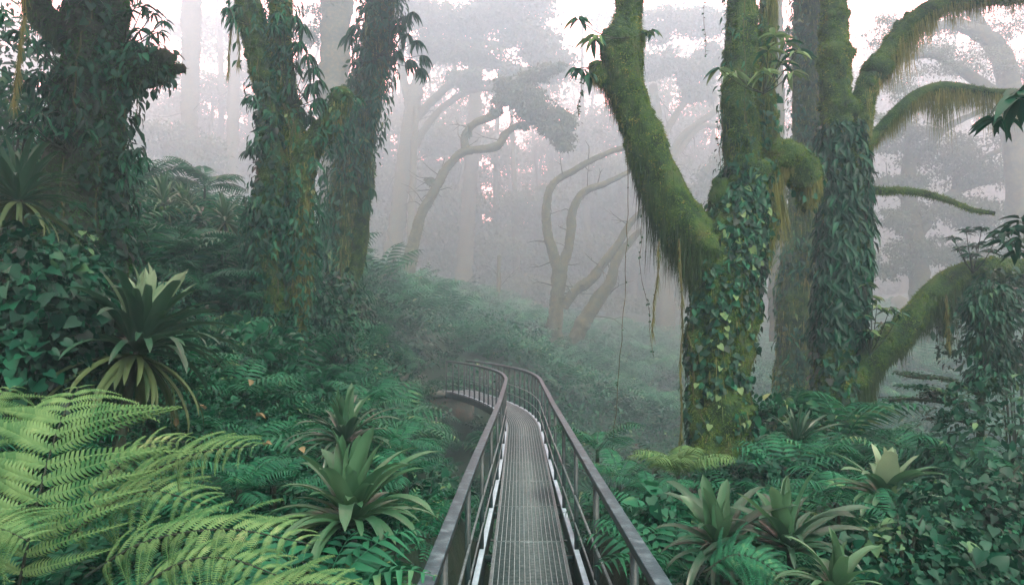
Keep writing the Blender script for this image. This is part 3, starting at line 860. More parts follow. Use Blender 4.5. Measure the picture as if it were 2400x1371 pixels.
def tree(label, stems, d, bark='bark', moss='moss', nt_=20000, ll=.035, lw=.010, flute=.05, nside=26, step=.05, amp=.14, names=None, beard=None, cat='tree', name='mossy_tree', group=None, down=.5, fine=.06, lumps=()):
    base = P(stems[0][0][0], stems[0][0][1], stems[0][0][3] if len(stems[0][0]) > 3 else d)
    root = thing(name, label, cat, tuple(base), group)
    tubes = []
    areas = []
    for i, st in enumerate(stems):
        V, Fq, F3 = tube(px_path(st, d), nside if i == 0 else max(14, int(nside * .8)), step, amp, 2.6, 7 * i + int(d * 10), flute if i == 0 else flute * .5, True, fine)
        g = G(); g.add(V, Fq, F3)
        part = link((names[i] if names else ('trunk' if i == 0 else 'limb')), g.mesh('limb', M[bark]), root)
        a, b, c, e = (V[Fq[:, k]] for k in range(4))
        areas.append(np.linalg.norm(np.cross(c - a, e - b), axis=1).sum() * .5)
        tubes.append((V, Fq, part))
    for lx, ly, lr, ld, sq in lumps:      # cushions of moss
        c = P(lx, ly, ld); r = lr * ld / F_PX
        V, Fq, F3 = tube([(c[0], c[1], c[2] - r * sq, r * .55), (c[0], c[1], c[2] - r * .4 * sq, r * .95), (c[0], c[1], c[2] + r * .3, r), (c[0], c[1], c[2] + r * .8, r * .6), (c[0], c[1], c[2] + r, r * .1)], 18, .04, .22, 5, int(lx), 0, True, .1)
        g = G(); g.add(V, Fq, F3); part = link('moss_cushion', g.mesh('moss_cushion', M[bark]), root)
        a, b, c2, e = (V[Fq[:, k]] for k in range(4))
        areas.append(np.linalg.norm(np.cross(c2 - a, e - b), axis=1).sum() * .5); tubes.append((V, Fq, part))
    tot = sum(areas)
    if nt_:
        for (V, Fq, part), ar in zip(tubes, areas):
            g = G(); tufts(g, V, Fq, int(nt_ * ar / tot), ll, lw, down)
            thick = float(np.ptp(V[Fq[0]][:, 0])) if False else ar / max(.1, float(np.linalg.norm(V[0] - V[-1])))
            if d < 14 and thick > .6:
                gc = G(); cs = cushions(gc, V, Fq, int(900 * ar / tot), .015, .06)
                oc = link('moss_pad', gc.mesh('moss_pad', M[bark]), root); oc['kind'] = 'stuff'
                CV = np.concatenate(cs); CF = np.concatenate([ICO[1] + 42 * i_ for i_ in range(len(cs))])
                CQ = np.column_stack([CF, CF[:, :1]])
                p_, n_ = surf_samples_tri(CV, CF, int(.6 * nt_ * ar / tot))
                scatter(g, BLADE, p_, n_ * .8 + np.array((0, 0, -down * .6)) + rng.normal(size=p_.shape) * .45, n_ + rng.normal(size=p_.shape) * .5, ll * .7 * rng.uniform(.4, 1.3, len(p_)), lw * rng.uniform(.6, 1.2, len(p_)))
            o = link('moss', g.mesh('moss', M[moss], False), root); o['kind'] = 'stuff'
    if beard:
        for bi, L, n, mat, wd in beard:
            g = G(); beards(g, tubes[bi][0], tubes[bi][1], n, L, wd, seed=bi)
            o = link('hanging_moss', g.mesh('hanging_moss', M[mat], False), root); o['kind'] = 'stuff'
    return root, [(t[0], t[1]) for t in tubes]

# big dark tree on the left
tA, tubA = tree('huge dark moss-covered tree with ivy and broken side branch on the left bank',
    [[(205,900,125),(195,740,118),(190,620,100),(200,480,80),(212,330,70),(220,170,68),(232,0,66),(240,-260,60)],
     [(225,190,40),(290,175,46),(345,160,44),(385,158,36),(402,160,18)],
     [(380,165,12),(410,162,13),(432,160,11)],
     [(210,110,38),(150,75,36),(105,40,30),(85,0,28),(70,-80,22)],
     [(260,780,30),(265,640,32),(255,480,28),(248,330,26),(250,160,24)]], 7.0, 'bark_dark', 'moss_dark', 70000, .04, .010, .09,
    beard=[(1, .32, 1600, 'beard_dark', .008), (3, .35, 1300, 'beard_dark', .008), (4, .35, 900, 'moss_dark', .010)], names=['trunk', 'broken_branch', 'branch_stub', 'limb', 'side_trunk'], lumps=[(385,135,22,6.9,1)])
ivy(tubA[:1] + tubA[4:5], 'dark ivy climbing the huge left tree', 260, 1500, .085, ('heart', 'oval', 'lance'), ('leaf_dark', 'leaf_mid'), zr=(2.2, 7))
ivy(tubA[1:2], 'ivy leaves hanging from the broken branch of the left tree', 90, 150, .10, ('oval', 'lance'), ('leaf_dark', 'leaf_mid'), thick=1.2)

ivy(tubA[:1], 'ragged drooping leaves standing out from the huge left tree', 220, 1700, .13, ('lance', 'oval'), ('leaf_dark', 'leaf_mid'), front=False, thick=1.3, dens=.1, name='drooping_epiphyte', cat='epiphyte')

# forked tree, centre left
tB, tubB = tree('forked mossy tree with leafy epiphytes standing left of the bridge',
    [[(668,930,44),(655,850,38),(643,740,40),(636,620,42),(638,500,42),(642,400,36),(640,290,28),(618,180,27),(598,80,29),(575,-20,30),(550,-160,28)],
     [(672,900,26),(692,760,20),(708,640,22),(704,540,30),(705,450,30),(712,380,30),(745,320,26),(778,285,27),(798,240,26),(806,212,22)],
     [(700,470,30),(700,380,24),(690,300,22),(672,200,22),(655,100,24),(660,-20,24),(670,-160,20)],
     [(660,880,20),(662,740,18),(665,620,16),(662,520,12)]], 10.5, 'bark', 'moss', 60000, .045, .012, .08,
    beard=[(1, .55, 2600, 'beard', .009), (0, .4, 1200, 'beard', .009), (2, .4, 1000, 'beard', .009)], names=['trunk', 'forked_trunk', 'limb', 'root_strand'])
ivy(tubB[:1], 'ivy on the left stem of the forked tree beside the bridge', 220, 900, .10, ('heart', 'lance'), ('leaf_dark', 'leaf_mid'), zr=(1.5, 6))
ivy(tubB[1:3], 'creeper leaves around the fork of the mossy tree', 120, 500, .10, ('oval', 'lance'), ('leaf_mid',))

ivy(tubB[:1], 'drooping narrow leaves feathering the whole left stem of the forked tree', 200, 1500, .15, ('lance',), ('leaf_mid', 'leaf_dark'), front=False, thick=1.1, dens=.05, name='drooping_epiphyte', cat='epiphyte')
ivy(tubB[1:3], 'drooping narrow leaves around the right stems of the forked tree', 100, 900, .15, ('lance',), ('leaf_mid',), front=False, thick=1.2, dens=.15, name='drooping_epiphyte', cat='epiphyte')

# tree behind it
tC, tubC = tree('tall misty tree with drooping leaf tufts behind the forked tree',
    [[(800,860,24),(795,740,22),(795,640,27),(805,520,34),(815,420,37),(835,310,37),(865,210,34),(885,110,33),(895,0,33),(900,-160,30)],
     [(835,330,20),(860,380,16),(850,500,18),(835,620,18),(800,740,14)]], 15.0, 'bark', 'moss', 24000, .06, .016, .06,
    beard=[(0, .5, 2200, 'beard', .014)], names=['trunk', 'side_stem'])
ivy(tubC[:1], 'leaves creeping up the misty tree behind the forked one', 200, 1400, .14, ('lance', 'heart'), ('leaf_mid', 'leaf_dark'))

ivy(tubC[:1], 'shaggy drooping leaves all over the misty tree behind the forked one', 150, 2200, .22, ('lance',), ('leaf_mid',), front=False, thick=1.2, dens=-.1, name='drooping_epiphyte', cat='epiphyte')

# main Y-shaped tree, right
tD, tubD = tree('great Y-shaped tree thick with moss, right of the bridge',
    [[(1705,1230,88),(1695,1130,76),(1685,1000,68),(1680,860,66),(1690,740,72),(1705,640,78),(1725,540,68),(1745,450,50),(1740,340,42),(1735,200,36),(1738,60,32),(1742,-60,30),(1745,-200,28)],
     [(1690,700,62),(1655,600,62),(1600,520,56),(1550,430,48),(1515,340,44),(1480,240,40),(1462,160,46),(1460,100,44),(1472,40,34),(1475,-40,32),(1480,-180,28)],
     [(1460,190,30),(1425,185,26),(1402,170,20),(1400,150,20)],
     [(1745,520,48),(1775,450,42),(1800,400,40),(1840,380,40),(1878,395,38),(1890,440,30),(1885,490,16)],
     [(1760,600,40),(1790,500,34),(1800,330,22),(1790,180,20),(1800,40,18),(1810,-160,16)],
     [(1700,560,36),(1700,500,40),(1700,450,36),(1702,425,24)]], 8.5, 'bark', 'moss', 120000, .038, .009, .08, 30, .045,
    beard=[(1, .62, 6500, 'beard_dark', .006), (2, .5, 900, 'beard', .006), (3, .95, 5500, 'beard', .008), (4, .8, 4500, 'beard', .008), (0, .22, 2500, 'beard', .007)],
    names=['trunk', 'leaning_limb', 'branch_stub', 'mossy_bough', 'upright_limb', 'moss_knob'], lumps=[(1840,372,44,8.4,.7),(1885,400,36,8.4,1.2),(1775,400,30,8.35,1.2),(1450,105,46,8.5,.8)])
ivy(tubD[:1], 'ivy leaves on the trunk of the great Y-shaped tree', 290, 1500, .085, ('heart',), ('leaf_dark', 'leaf_mid', 'leaf_light'), zr=(.6, 4.2))
ivy(tubD[3:5], 'scattered creeper leaves on the mossy bough of the Y-shaped tree', 120, 300, .08, ('heart', 'oval'), ('leaf_mid', 'leaf_dark'))

ivy(tubD[:1], 'sparse narrow leaves fringing the trunk of the Y-shaped tree', 90, 900, .11, ('lance',), ('leaf_mid', 'leaf_dark'), front=False, thick=1.0, dens=.25, name='drooping_epiphyte', cat='epiphyte')

# trunk behind
tE, tubE = tree('blue-green hazy trunk standing between the two great right trees',
    [[(1850,1100,56),(1855,980,46),(1862,850,42),(1868,700,40),(1880,550,36),(1888,400,32),(1890,250,32),(1893,100,32),(1895,-120,32)]], 14.5, 'bark', 'moss', 24000, .05, .016, .12,
    beard=[(0, 1.0, 4500, 'beard', .012)])
ivy(tubE[:1], 'shaggy narrow leaves over the hazy trunk between the right trees', 60, 1800, .16, ('lance',), ('leaf_mid',), front=False, thick=1.0, dens=-.1, name='drooping_epiphyte', cat='epiphyte')
ivy(tubE[:1], 'small creeper leaves on the hazy trunk between the right trees', 120, 900, .10, ('heart',), ('leaf_dark',))

# second great tree, right
tF, tubF = tree('tall tree wrapped in drooping leaves with moss-laden boughs spreading right',
    [[(1985,1200,62),(1975,1100,54),(1962,980,46),(1958,860,44),(1965,740,46),(1975,600,48),(1982,480,46),(1980,380,40),(1968,290,36),(1960,210,34),(1955,130,32),(1955,40,30),(1955,-80,28),(1952,-200,26)],
     [(2000,420,26),(2012,300,26),(2025,220,24),(2050,165,27),(2085,120,24),(2120,72,24),(2165,35,22),(2230,8,20),(2320,-5,19),(2450,-20,20)],
     [(2005,370,20),(2045,325,13),(2085,280,14),(2140,232,15),(2200,208,15),(2270,212,13),(2340,220,11),(2440,218,9)],
     [(1965,960,40),(2005,885,38),(2050,830,35),(2100,790,32),(2145,738,30),(2195,682,28),(2250,645,26),(2320,628,24),(2440,636,20)],
     [(2020,440,10),(2065,448,9),(2110,446,9),(2170,455,8),(2225,470,7),(2280,492,6),(2330,500,5)]], 9.3, 'bark', 'moss', 110000, .038, .010, .07, 28, .045,
    beard=[(1, .55, 3600, 'beard', .007), (2, .6, 3200, 'beard', .006), (3, .95, 9000, 'beard_dark', .006)],
    names=['trunk', 'upper_bough', 'arching_bough', 'low_bough', 'thin_branch'], lumps=[(1955,135,38,9.3,1.2),(2055,165,34,9.3,.8),(1975,265,40,9.3,.8)])
ivy(tubF[:1], 'strap leaves clothing the middle of the tall right tree', 290, 2600, .17, ('lance',), ('leaf_dark', 'leaf_mid'), zr=(2.0, 5.0), name='drooping_epiphyte', cat='epiphyte', thick=.4, dens=-.6)
ivy(tubF[:1], 'ivy on the foot of the tall right tree', 200, 500, .09, ('heart', 'oval'), ('leaf_dark', 'leaf_mid'), zr=(.3, 2.2))

# far arching tree
def crown(parent, blobs, d, mat='crown_far', leaf=.16, per=900, flat=.4, name='crown', tpl=DIAM):
    g = G()
    for bx, by, brx, bry in blobs:
        c = P(bx, by, d); rx = brx * d / F_PX; rz = bry * d / F_PX
        n = int(per * (rx * rz) ** .5)
        kc = max(4, n // 40)
        dd = unit(rng.normal(size=(kc, 3))); rad = rng.random(kc) ** .4
        cc = c + dd * rad[:, None] * np.array([rx, rx * .8, rz])
        cs_ = .13 * (rx + rz)
        p = np.repeat(cc, 80, axis=0); p = p + rng.normal(size=p.shape) * np.array([cs_, cs_, cs_ * .45]) * rng.uniform(.5, 1.1, (len(p), 1))
        scatter(g, tpl, p, unit(rng.normal(size=p.shape) + np.array((0, 0, -.3))), np.array((0, 0, 1.0)) + rng.normal(size=p.shape) * .6, leaf * rng.uniform(.5, 1.2, len(p)), leaf * .45)
    return link(name, g.mesh(name, M[mat], False), parent)

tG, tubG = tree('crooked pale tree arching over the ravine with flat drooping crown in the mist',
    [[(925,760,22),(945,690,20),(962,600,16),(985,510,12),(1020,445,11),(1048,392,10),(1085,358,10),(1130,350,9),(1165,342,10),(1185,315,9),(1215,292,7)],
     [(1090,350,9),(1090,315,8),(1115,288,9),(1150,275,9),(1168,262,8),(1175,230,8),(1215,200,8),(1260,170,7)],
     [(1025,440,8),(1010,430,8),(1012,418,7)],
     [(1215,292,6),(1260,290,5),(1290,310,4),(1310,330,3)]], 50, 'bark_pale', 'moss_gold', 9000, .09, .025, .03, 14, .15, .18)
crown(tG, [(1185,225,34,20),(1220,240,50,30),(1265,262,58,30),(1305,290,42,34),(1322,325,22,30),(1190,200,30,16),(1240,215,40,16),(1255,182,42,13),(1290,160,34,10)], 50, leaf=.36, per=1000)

# pale double-forked tree
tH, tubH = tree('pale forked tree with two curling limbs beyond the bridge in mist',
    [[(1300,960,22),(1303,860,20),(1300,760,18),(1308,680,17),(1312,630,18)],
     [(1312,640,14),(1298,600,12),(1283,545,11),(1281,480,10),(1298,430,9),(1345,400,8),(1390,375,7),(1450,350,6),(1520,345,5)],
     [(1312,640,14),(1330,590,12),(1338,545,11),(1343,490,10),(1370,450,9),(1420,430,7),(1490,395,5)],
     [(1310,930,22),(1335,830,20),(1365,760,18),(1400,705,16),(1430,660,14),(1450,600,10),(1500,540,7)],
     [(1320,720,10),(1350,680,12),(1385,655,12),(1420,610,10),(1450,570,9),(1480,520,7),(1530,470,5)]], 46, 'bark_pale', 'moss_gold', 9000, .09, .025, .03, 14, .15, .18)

def twigs(root, tubes, n, L, r=.03):
    g = G()
    for V, Fq in tubes:
        p, nr = surf_samples(V, Fq, n)
        for a, b in zip(p, nr):
            l = L * rng.uniform(.3, 1.1); d = unit(b + np.array((0, 0, .35)) + rng.normal(size=3) * .4)
            m = a + d * l * .5 + rng.normal(size=3) * l * .08; e = a + d * l + np.array((0, 0, rng.uniform(-.3, .2))) * l
            v, q, t = tube([(*a, r), (*m, r * .6), (*e, r * .25)], 4, l / 5, .2, 3); g.add(v, q, t)
            if rng.random() < .6:
                f = m + unit(d + rng.normal(size=3) * .7) * l * .5
                v, q, t = tube([(*m, r * .5), (*((m + f) / 2 + rng.normal(size=3) * l * .04), r * .35), (*f, r * .15)], 4, l / 6, .2, 3); g.add(v, q, t)
    link('twigs', g.mesh('twigs', M['bark_pale']), root)['kind'] = 'stuff'
twigs(tG, tubG, 9, 2.2, .045); twigs(tH, tubH, 9, 2.0, .045)
crown(tG, [(1160,262,16,7),(1225,295,14,6),(1290,318,12,6),(1010,425,10,6),(1095,318,10,5)], 50, leaf=.3, per=1200, name='leaf_tufts')

# ghosts of far trees
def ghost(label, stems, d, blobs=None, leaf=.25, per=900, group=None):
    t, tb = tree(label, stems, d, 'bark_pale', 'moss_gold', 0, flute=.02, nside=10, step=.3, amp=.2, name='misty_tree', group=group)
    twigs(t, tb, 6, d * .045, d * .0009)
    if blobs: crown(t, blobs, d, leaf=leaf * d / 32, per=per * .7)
    return t
ghost('hazy tree with thick straight trunk behind the drooping-leaf tree', [[(770,760,34),(780,500,32),(782,250,34),(790,0,36),(795,-200,36)]], 40, [(740,60,45,60),(720,130,30,60),(770,30,40,60)], .2, 500)
ghost('wide misty umbrella tree with spreading limbs over the ravine',
    [[(900,700,22),(925,560,20),(945,400,19),(965,260,18),(990,170,15),(1040,120,11),(1120,100,8),(1200,110,6)],
     [(955,300,12),(1010,240,10),(1080,180,9),(1160,150,7),(1240,165,5)], [(950,380,10),(1020,270,8),(1100,215,7),(1180,210,5)], [(960,260,10),(940,120,9),(980,20,8)],
     [(1200,230,7),(1260,180,8),(1300,140,6)]], 78,
    [(1060,60,90,35),(1150,40,90,35),(1240,90,70,40),(1290,150,55,40),(1210,20,90,30),(1010,110,60,25),(960,20,70,30),(1120,130,90,16),(1230,170,60,16),(1100,190,70,12)], .28, 1100)
ghost('faint slim trunk in mist left of the arching tree', [[(955,760,10),(960,600,9),(968,400,8),(975,250,7)]], 75)
ghost('faint broad trunk rising from the mist behind the arching tree', [[(1075,800,26),(1090,600,20),(1100,450,18),(1110,300,16),(1120,100,14),(1130,-100,12)]], 92)
ghost('faint leaning trunk deep in the mist above the bridge', [[(1165,760,6),(1168,690,5),(1170,600,5)]], 70)
ghost('faint tree behind the fern bank on the left hillside', [[(440,520,16),(442,380,18),(446,200,20),(450,0,22),(455,-200,22)]], 80, [(400,330,90,40),(470,380,60,60),(380,420,70,30)], .28, 700)
ghost('second faint trunk behind the left hillside ferns', [[(540,560,14),(545,350,14),(550,100,14),(555,-150,14)]], 90)
ghost('misty umbrella tree between the bridge and the leaning limb',
    [[(1560,800,22),(1560,560,20),(1555,400,16),(1540,280,13),(1530,200,10)], [(1555,400,10),(1600,320,9),(1680,260,7)], [(1550,330,8),(1590,260,8),(1640,200,6)], [(1580,370,8),(1640,300,6),(1700,300,5)]], 76,
    [(1540,150,70,25),(1620,170,70,25),(1690,130,60,25),(1640,220,50,16),(1560,60,90,30),(1670,50,80,30),(1500,240,40,14),(1700,400,60,40),(1650,450,50,25)], .28, 900)
ghost('misty tree with layered crown at the right behind the arching bough',
    [[(2170,1000,30),(2165,800,26),(2150,600,22),(2130,450,18),(2140,300,14)], [(2150,560,12),(2200,480,11),(2260,440,9),(2340,420,7)], [(2140,480,10),(2090,440,8),(2040,430,6)], [(2135,380,10),(2220,300,8),(2300,260,6)],
     [(2245,480,8),(2240,430,9),(2245,415,8),(2290,380,7),(2350,350,6),(2420,330,5)]], 46,
    [(2120,330,80,34),(2210,360,100,40),(2310,400,110,46),(2120,430,70,26),(2220,500,110,36),(2330,510,90,40),(2090,520,60,30),(2150,580,80,36),(2280,600,90,30),(2080,620,50,30),(2380,300,50,60)], .22, 1150)
ghost('misty canopy tree filling the upper right corner',
    [[(2420,900,40),(2400,600,34),(2380,300,28),(2340,120,22),(2250,60,14),(2160,70,9)], [(2370,250,18),(2260,170,11),(2180,130,8),(2080,150,6)], [(2380,300,18),(2460,150,16),(2520,0,14)], [(2330,130,12),(2300,60,12),(2250,-20,10)]], 42,
    [(2150,110,80,30),(2230,140,90,34),(2320,150,80,40),(2120,200,70,34),(2080,70,60,40),(2220,60,80,24),(2350,60,70,60),(2100,270,50,24),(2260,230,60,16),(2380,180,40,40)], .15, 900)
ghost('hazy trunk low in the right-hand mist', [[(2110,1180,22),(2108,1050,20),(2105,900,18),(2108,700,16)]], 66)
ghost('broader hazy trunk low in the right-hand mist', [[(2200,1200,36),(2198,1050,32),(2195,900,28),(2200,700,26)]], 62)
ghost('hazy trunk showing between the great right trees', [[(1830,800,26),(1820,500,24),(1815,200,22),(1812,-100,22)]], 36, [(1790,60,50,50),(1850,100,50,40)], .2, 500)

# far forest: reads as one mass
def far_forest():
    g = G(); gt = G()
    for k in range(230):
        y = rng.uniform(100, 150); x = rng.uniform(-1, 1) * (y * .85 + 6)
        z = float(ground(x, y)[0]); h = rng.uniform(26, 46)
        V, Fq, F3 = tube([(x, y, z - 1, .7), (x + rng.normal() * .8, y, z + h * .5, .45), (x + rng.normal() * 1.5, y, z + h, .2)], 7, 2, .15, .5)
        gt.add(V, Fq, F3)
        for b in range(16):
            c = np.array((x + rng.normal() * 3.6, y + rng.normal() * 3, z + h * rng.choice([rng.uniform(.03, 1.0), rng.uniform(.0, .45)])))
            n = 420; dd = unit(rng.normal(size=(n, 3))) * (rng.random((n, 1)) ** .4) * np.array([4.2, 3.6, 1.8])
            scatter(g, DIAM, c + dd, rand_unit(n), np.array((0, 0, 1.0)) + rng.normal(size=(n, 3)) * .8, .85 * rng.uniform(.5, 1.2, n), .42)
    o = link('distant_forest', g.mesh('distant_forest', M['crown_far'], False)); o['kind'] = 'stuff'; o['label'] = 'distant forest canopy dissolving in the mist'
    o = link('distant_trunks', gt.mesh('distant_trunks', M['bark_pale'])); o['kind'] = 'stuff'; o['label'] = 'distant tree trunks dissolving in the mist'
far_forest()

# ------------------------------------------------------------------ unseen crowns of the near trees, added above the frame to shade the near air
def shade_crown(root, cx, cy, z0, r, n, hub):
    g = G(); k = n // 60
    c = np.column_stack([rng.normal(cx, r * .5, k), rng.normal(cy, r * .5, k), z0 + rng.random(k) * 3.5])
    c[:, 2] = np.maximum(c[:, 2], 4.6 + np.clip(c[:, 1], 0, 99) * .56)
    cc = np.repeat(c, 60, axis=0); m = len(cc)
    p = cc + rng.normal(size=(m, 3)) * np.array([.55, .55, .25])
    scatter(g, OVAL, p, rand_unit(m) + np.array((0, 0, -.3)), np.array((0, 0, 1.0)) + rng.normal(size=(m, 3)) * .4, .22 * rng.uniform(.6, 1.2, m), .11)
    link('crown', g.mesh('crown', M['leaf_mid']), root)
    g = G()
    for i in range(0, k, max(1, k // 14)):
        a = np.array(hub); b = c[i]; mm = (a + b) / 2 + np.array((0, 0, .6))
        V, Fq, F3 = tube([(*a, .13), (*mm, .09), (*b, .03)], 8, .25, .15, 2); g.add(V, Fq, F3)
    link('boughs', g.mesh('boughs', M['bark']), root)
for x_, y_ in ((-9, 1), (-11, 6)): shade_crown(tA, x_, y_, 8.2, 3.6, 11000, P(240, -240, 7))
shade_crown(tB, -3.5, 11, 10.5, 3.0, 6000, P(550, -150, 10.5))
shade_crown(tD, .5, 11.5, 10.5, 3.2, 9000, P(1745, -190, 8.5))
for x_, y_ in ((10, 12), (13, 4)): shade_crown(tF, x_, y_, 9.6, 4.0, 11000, P(1952, -190, 9.3))
def shade_tree(x, y, label):  # out-of-view tree, added to block sky light from behind on the left
    z = float(ground(x, y)[0])
    t = thing('mossy_tree', label, 'tree', (x, y, z))
    V, Fq, F3 = tube([(x, y, z - .4, .5), (x + .1, y, z + 1, .36), (x - .1, y, z + 5, .3), (x, y, z + 9, .24)], 16, .2, .15, 2, flute=.06)
    g = G(); g.add(V, Fq, F3); link('trunk', g.mesh('trunk', M['bark']), t)
    for dx_, dy_ in ((0, 0), (2.5, 2.5), (-2.5, 1.5), (0, -4)): shade_crown(t, x * .6 + dx_, y * .8 + dy_, z + 8, 3.4, 9000, (x, y, z + 8.8))
shade_tree(-9.0, -2.0, 'unseen mossy tree added for shade far out to the left of the viewpoint')

# ------------------------------------------------------------------ epiphytes: leafy twigs growing from the trees
def whorl_shrub(label, spots, d, ll=.16, lw=.05, mats=('leaf_mid',), name='epiphyte_shrub', cat='epiphyte', kind='lance', n=9, droop=.5, root_px=None, tw=.008, group=None):
    """twigs from a root ending in whorls of long leaves; spots: (px, py) of each whorl"""
    rp = P(*root_px, d) if root_px else P(*spots[0], d)
    t = thing(name, label, cat, tuple(rp), group)
    g = G()
    for sx, sy in spots:
        dd = d + rng.uniform(-.25, .25); e = P(sx, sy, dd)
        mid = (rp + e) / 2 + np.array((0, 0, -.08)) * np.linalg.norm(e - rp)
        V, Fq, F3 = tube([(*rp, tw), (*mid, tw * .8), (*e, tw * .5)], 5, .05, .1, 8); g.add(V, Fq, F3)
        dirn = unit(e - rp) if np.linalg.norm(e - rp) > .05 else np.array((0, 0, 1.0))
        for k in range(n):
            a = k * 2.4 + rng.uniform(-.3, .3)
            d_ = np.array((math.cos(a), math.sin(a) * .8, -droop + rng.uniform(-.25, .35))) + dirn * .5
            nr = np.array((0, 0, 1.0)) + rng.normal(size=3) * .25
            place_leaf(t, whorl_mesh(kind, mats[int(rng.integers(len(mats)))], lw / ll), e + dirn * rng.uniform(-.03, .03), d_, nr, ll * rng.uniform(.65, 1.15))
    link('twigs', g.mesh('twigs', M['bark_dark']), t)
    return t
WM = {}
def whorl_mesh(kind, mat, ratio):
    key = (kind, mat, round(ratio, 2))
    if key not in WM:
        V, a, b = leaf_tpl(4, .35, .12, .7, .8)
        g = G(); g.add(V * np.array([ratio, 1, 1]), a, b); WM[key] = g.mesh('leaf', M[mat])
    return WM[key]

whorl_shrub('glossy long-leaved sprigs on top of the leaning limb of the Y tree', [(1355,45),(1400,85),(1388,92),(1500,75),(1525,72)], 8.2, .21, .06, ('leaf_mid', 'leaf_light'), root_px=(1440,90), n=7)
whorl_shrub('dark-leaved sprig on the stub of the leaning limb', [(1365,165),(1380,175),(1350,160)], 8.2, .21, .065, ('leaf_dark', 'leaf_mid'), root_px=(1400,150), n=6)
whorl_shrub('bright whorled shrub perched high between the right trees', [(1815,85),(1840,100),(1865,125),(1800,120),(1830,150),(1855,170),(1790,170),(1690,165),(1720,170)], 7.9, .22, .065, ('leaf_mid', 'leaf_light', 'leaf_light'), root_px=(1790,220), n=8)
whorl_shrub('leafy shrub at the crook of the low bough, right of the tall tree', [(2030,665),(2055,720),(2085,725),(2045,700),(2025,740),(2070,760),(2110,735),(2040,780),(2020,790)], 9.0, .17, .06, ('leaf_mid', 'leaf_dark', 'leaf_light'), root_px=(2040,830), n=9)
whorl_shrub('dense dark tuft of leaves right side of the huge left tree', [(300,355),(325,350),(290,380),(315,385),(335,370),(300,410),(280,420)], 6.8, .15, .038, ('leaf_dark', 'leaf_mid'), root_px=(265,400), n=11, droop=1.0)
whorl_shrub('leafy sprays above the broken branch of the left tree', [(335,15),(360,30),(385,50),(300,30),(330,70),(355,85),(310,100),(370,75)], 6.9, .16, .03, ('leaf_dark', 'leaf_mid'), root_px=(290,110), n=9, droop=.7)
whorl_shrub('low leafy sprays hanging left of the huge tree', [(60,265),(100,270),(140,265),(80,300),(120,300),(165,275),(50,290),(150,310),(190,290),(205,310)], 6.6, .15, .036, ('leaf_dark', 'leaf_mid'), root_px=(170,360), n=10, droop=.9)
whorl_shrub('upper leafy twigs left of the huge tree', [(40,75),(75,95),(95,110),(110,100)], 6.7, .15, .036, ('leaf_dark', 'leaf_mid'), root_px=(160,170), n=8, droop=.9)
whorl_shrub('middle leafy twig left of the huge tree', [(80,185),(95,170),(110,200),(70,200)], 6.7, .15, .034, ('leaf_dark',), root_px=(160,210), n=8, droop=.9)
whorl_shrub('willow-like leaf sprays crowning the forked tree', [(650,30),(690,40),(710,60),(700,100),(720,130),(735,160),(725,200),(745,190),(740,240),(690,150),(665,110),(680,200),(700,250),(725,270),(745,230),(665,60),(640,60)], 10.3, .26, .045, ('leaf_mid', 'leaf_dark'), root_px=(680,250), n=13, droop=1.3)
whorl_shrub('leaf spray on the upper left of the forked tree', [(535,20),(550,30),(560,15),(545,45)], 10.3, .24, .045, ('leaf_mid',), root_px=(585,60), n=10, droop=1.2)
whorl_shrub('small leaf tuft on the left side of the forked tree at mid height', [(590,345),(600,350),(585,355),(605,335)], 10.3, .2, .04, ('leaf_dark',), root_px=(630,370), n=10, droop=1.0)
whorl_shrub('lower leaf tuft on the left side of the forked tree', [(590,490),(600,500),(585,505),(605,480)], 10.3, .2, .04, ('leaf_dark',), root_px=(630,510), n=10, droop=1.0)
whorl_shrub('tiny upper leaf tuft left of the forked tree', [(580,230),(590,225),(600,240)], 10.3, .18, .04, ('leaf_mid',), root_px=(625,250), n=9, droop=1.0)
whorl_shrub('drooping leaf sprays high on the misty tree', [(820,85),(835,60),(850,110),(930,60),(950,80),(975,95),(990,130),(960,140),(930,120),(840,140),(830,180),(985,160),(870,150),(945,40),(965,30)], 14.6, .36, .06, ('leaf_mid',), root_px=(890,130), n=13, droop=1.3)
whorl_shrub('leaf sprays low on the right of the misty tree', [(870,280),(860,330),(855,400),(870,440),(860,470),(780,330),(760,410)], 14.6, .3, .055, ('leaf_mid',), root_px=(830,380), n=12, droop=1.2)
# dark foreground sprigs at the right edge
whorl_shrub('dark glossy sprig hanging into view at the right edge', [(2345,278),(2325,285)], 3.2, .12, .035, ('leaf_dark',), root_px=(2430,275), n=8, droop=.25, tw=.003, name='overhanging_sprig', cat='twig')
whorl_shrub('dark broad leaves overlapping the upper right edge', [(2400,215),(2390,230)], 3.0, .16, .06, ('leaf_dark',), root_px=(2460,230), n=8, droop=.3, tw=.004, name='overhanging_sprig', cat='twig')
whorl_shrub('dark leafy spray at the right edge above the low bough', [(2350,545),(2375,535),(2395,560),(2360,570),(2385,590),(2410,540),(2395,520)], 4.6, .15, .045, ('leaf_dark',), root_px=(2440,600), n=9, droop=.4, tw=.005, name='overhanging_sprig', cat='twig')
whorl_shrub('small dark leaf tip at the upper left corner', [(-5,20),(5,35)], 4.0, .07, .03, ('leaf_mid',), root_px=(-40,10), n=5, droop=.5, tw=.003, name='overhanging_sprig', cat='twig')
whorl_shrub('little crown of a shrub standing on the low bough', [(2235,560),(2265,545),(2300,540),(2335,560),(2250,585),(2290,575),(2320,590),(2275,600)], 9.1, .13, .05, ('leaf_mid', 'leaf_dark'), root_px=(2280,640), n=16, droop=.3)

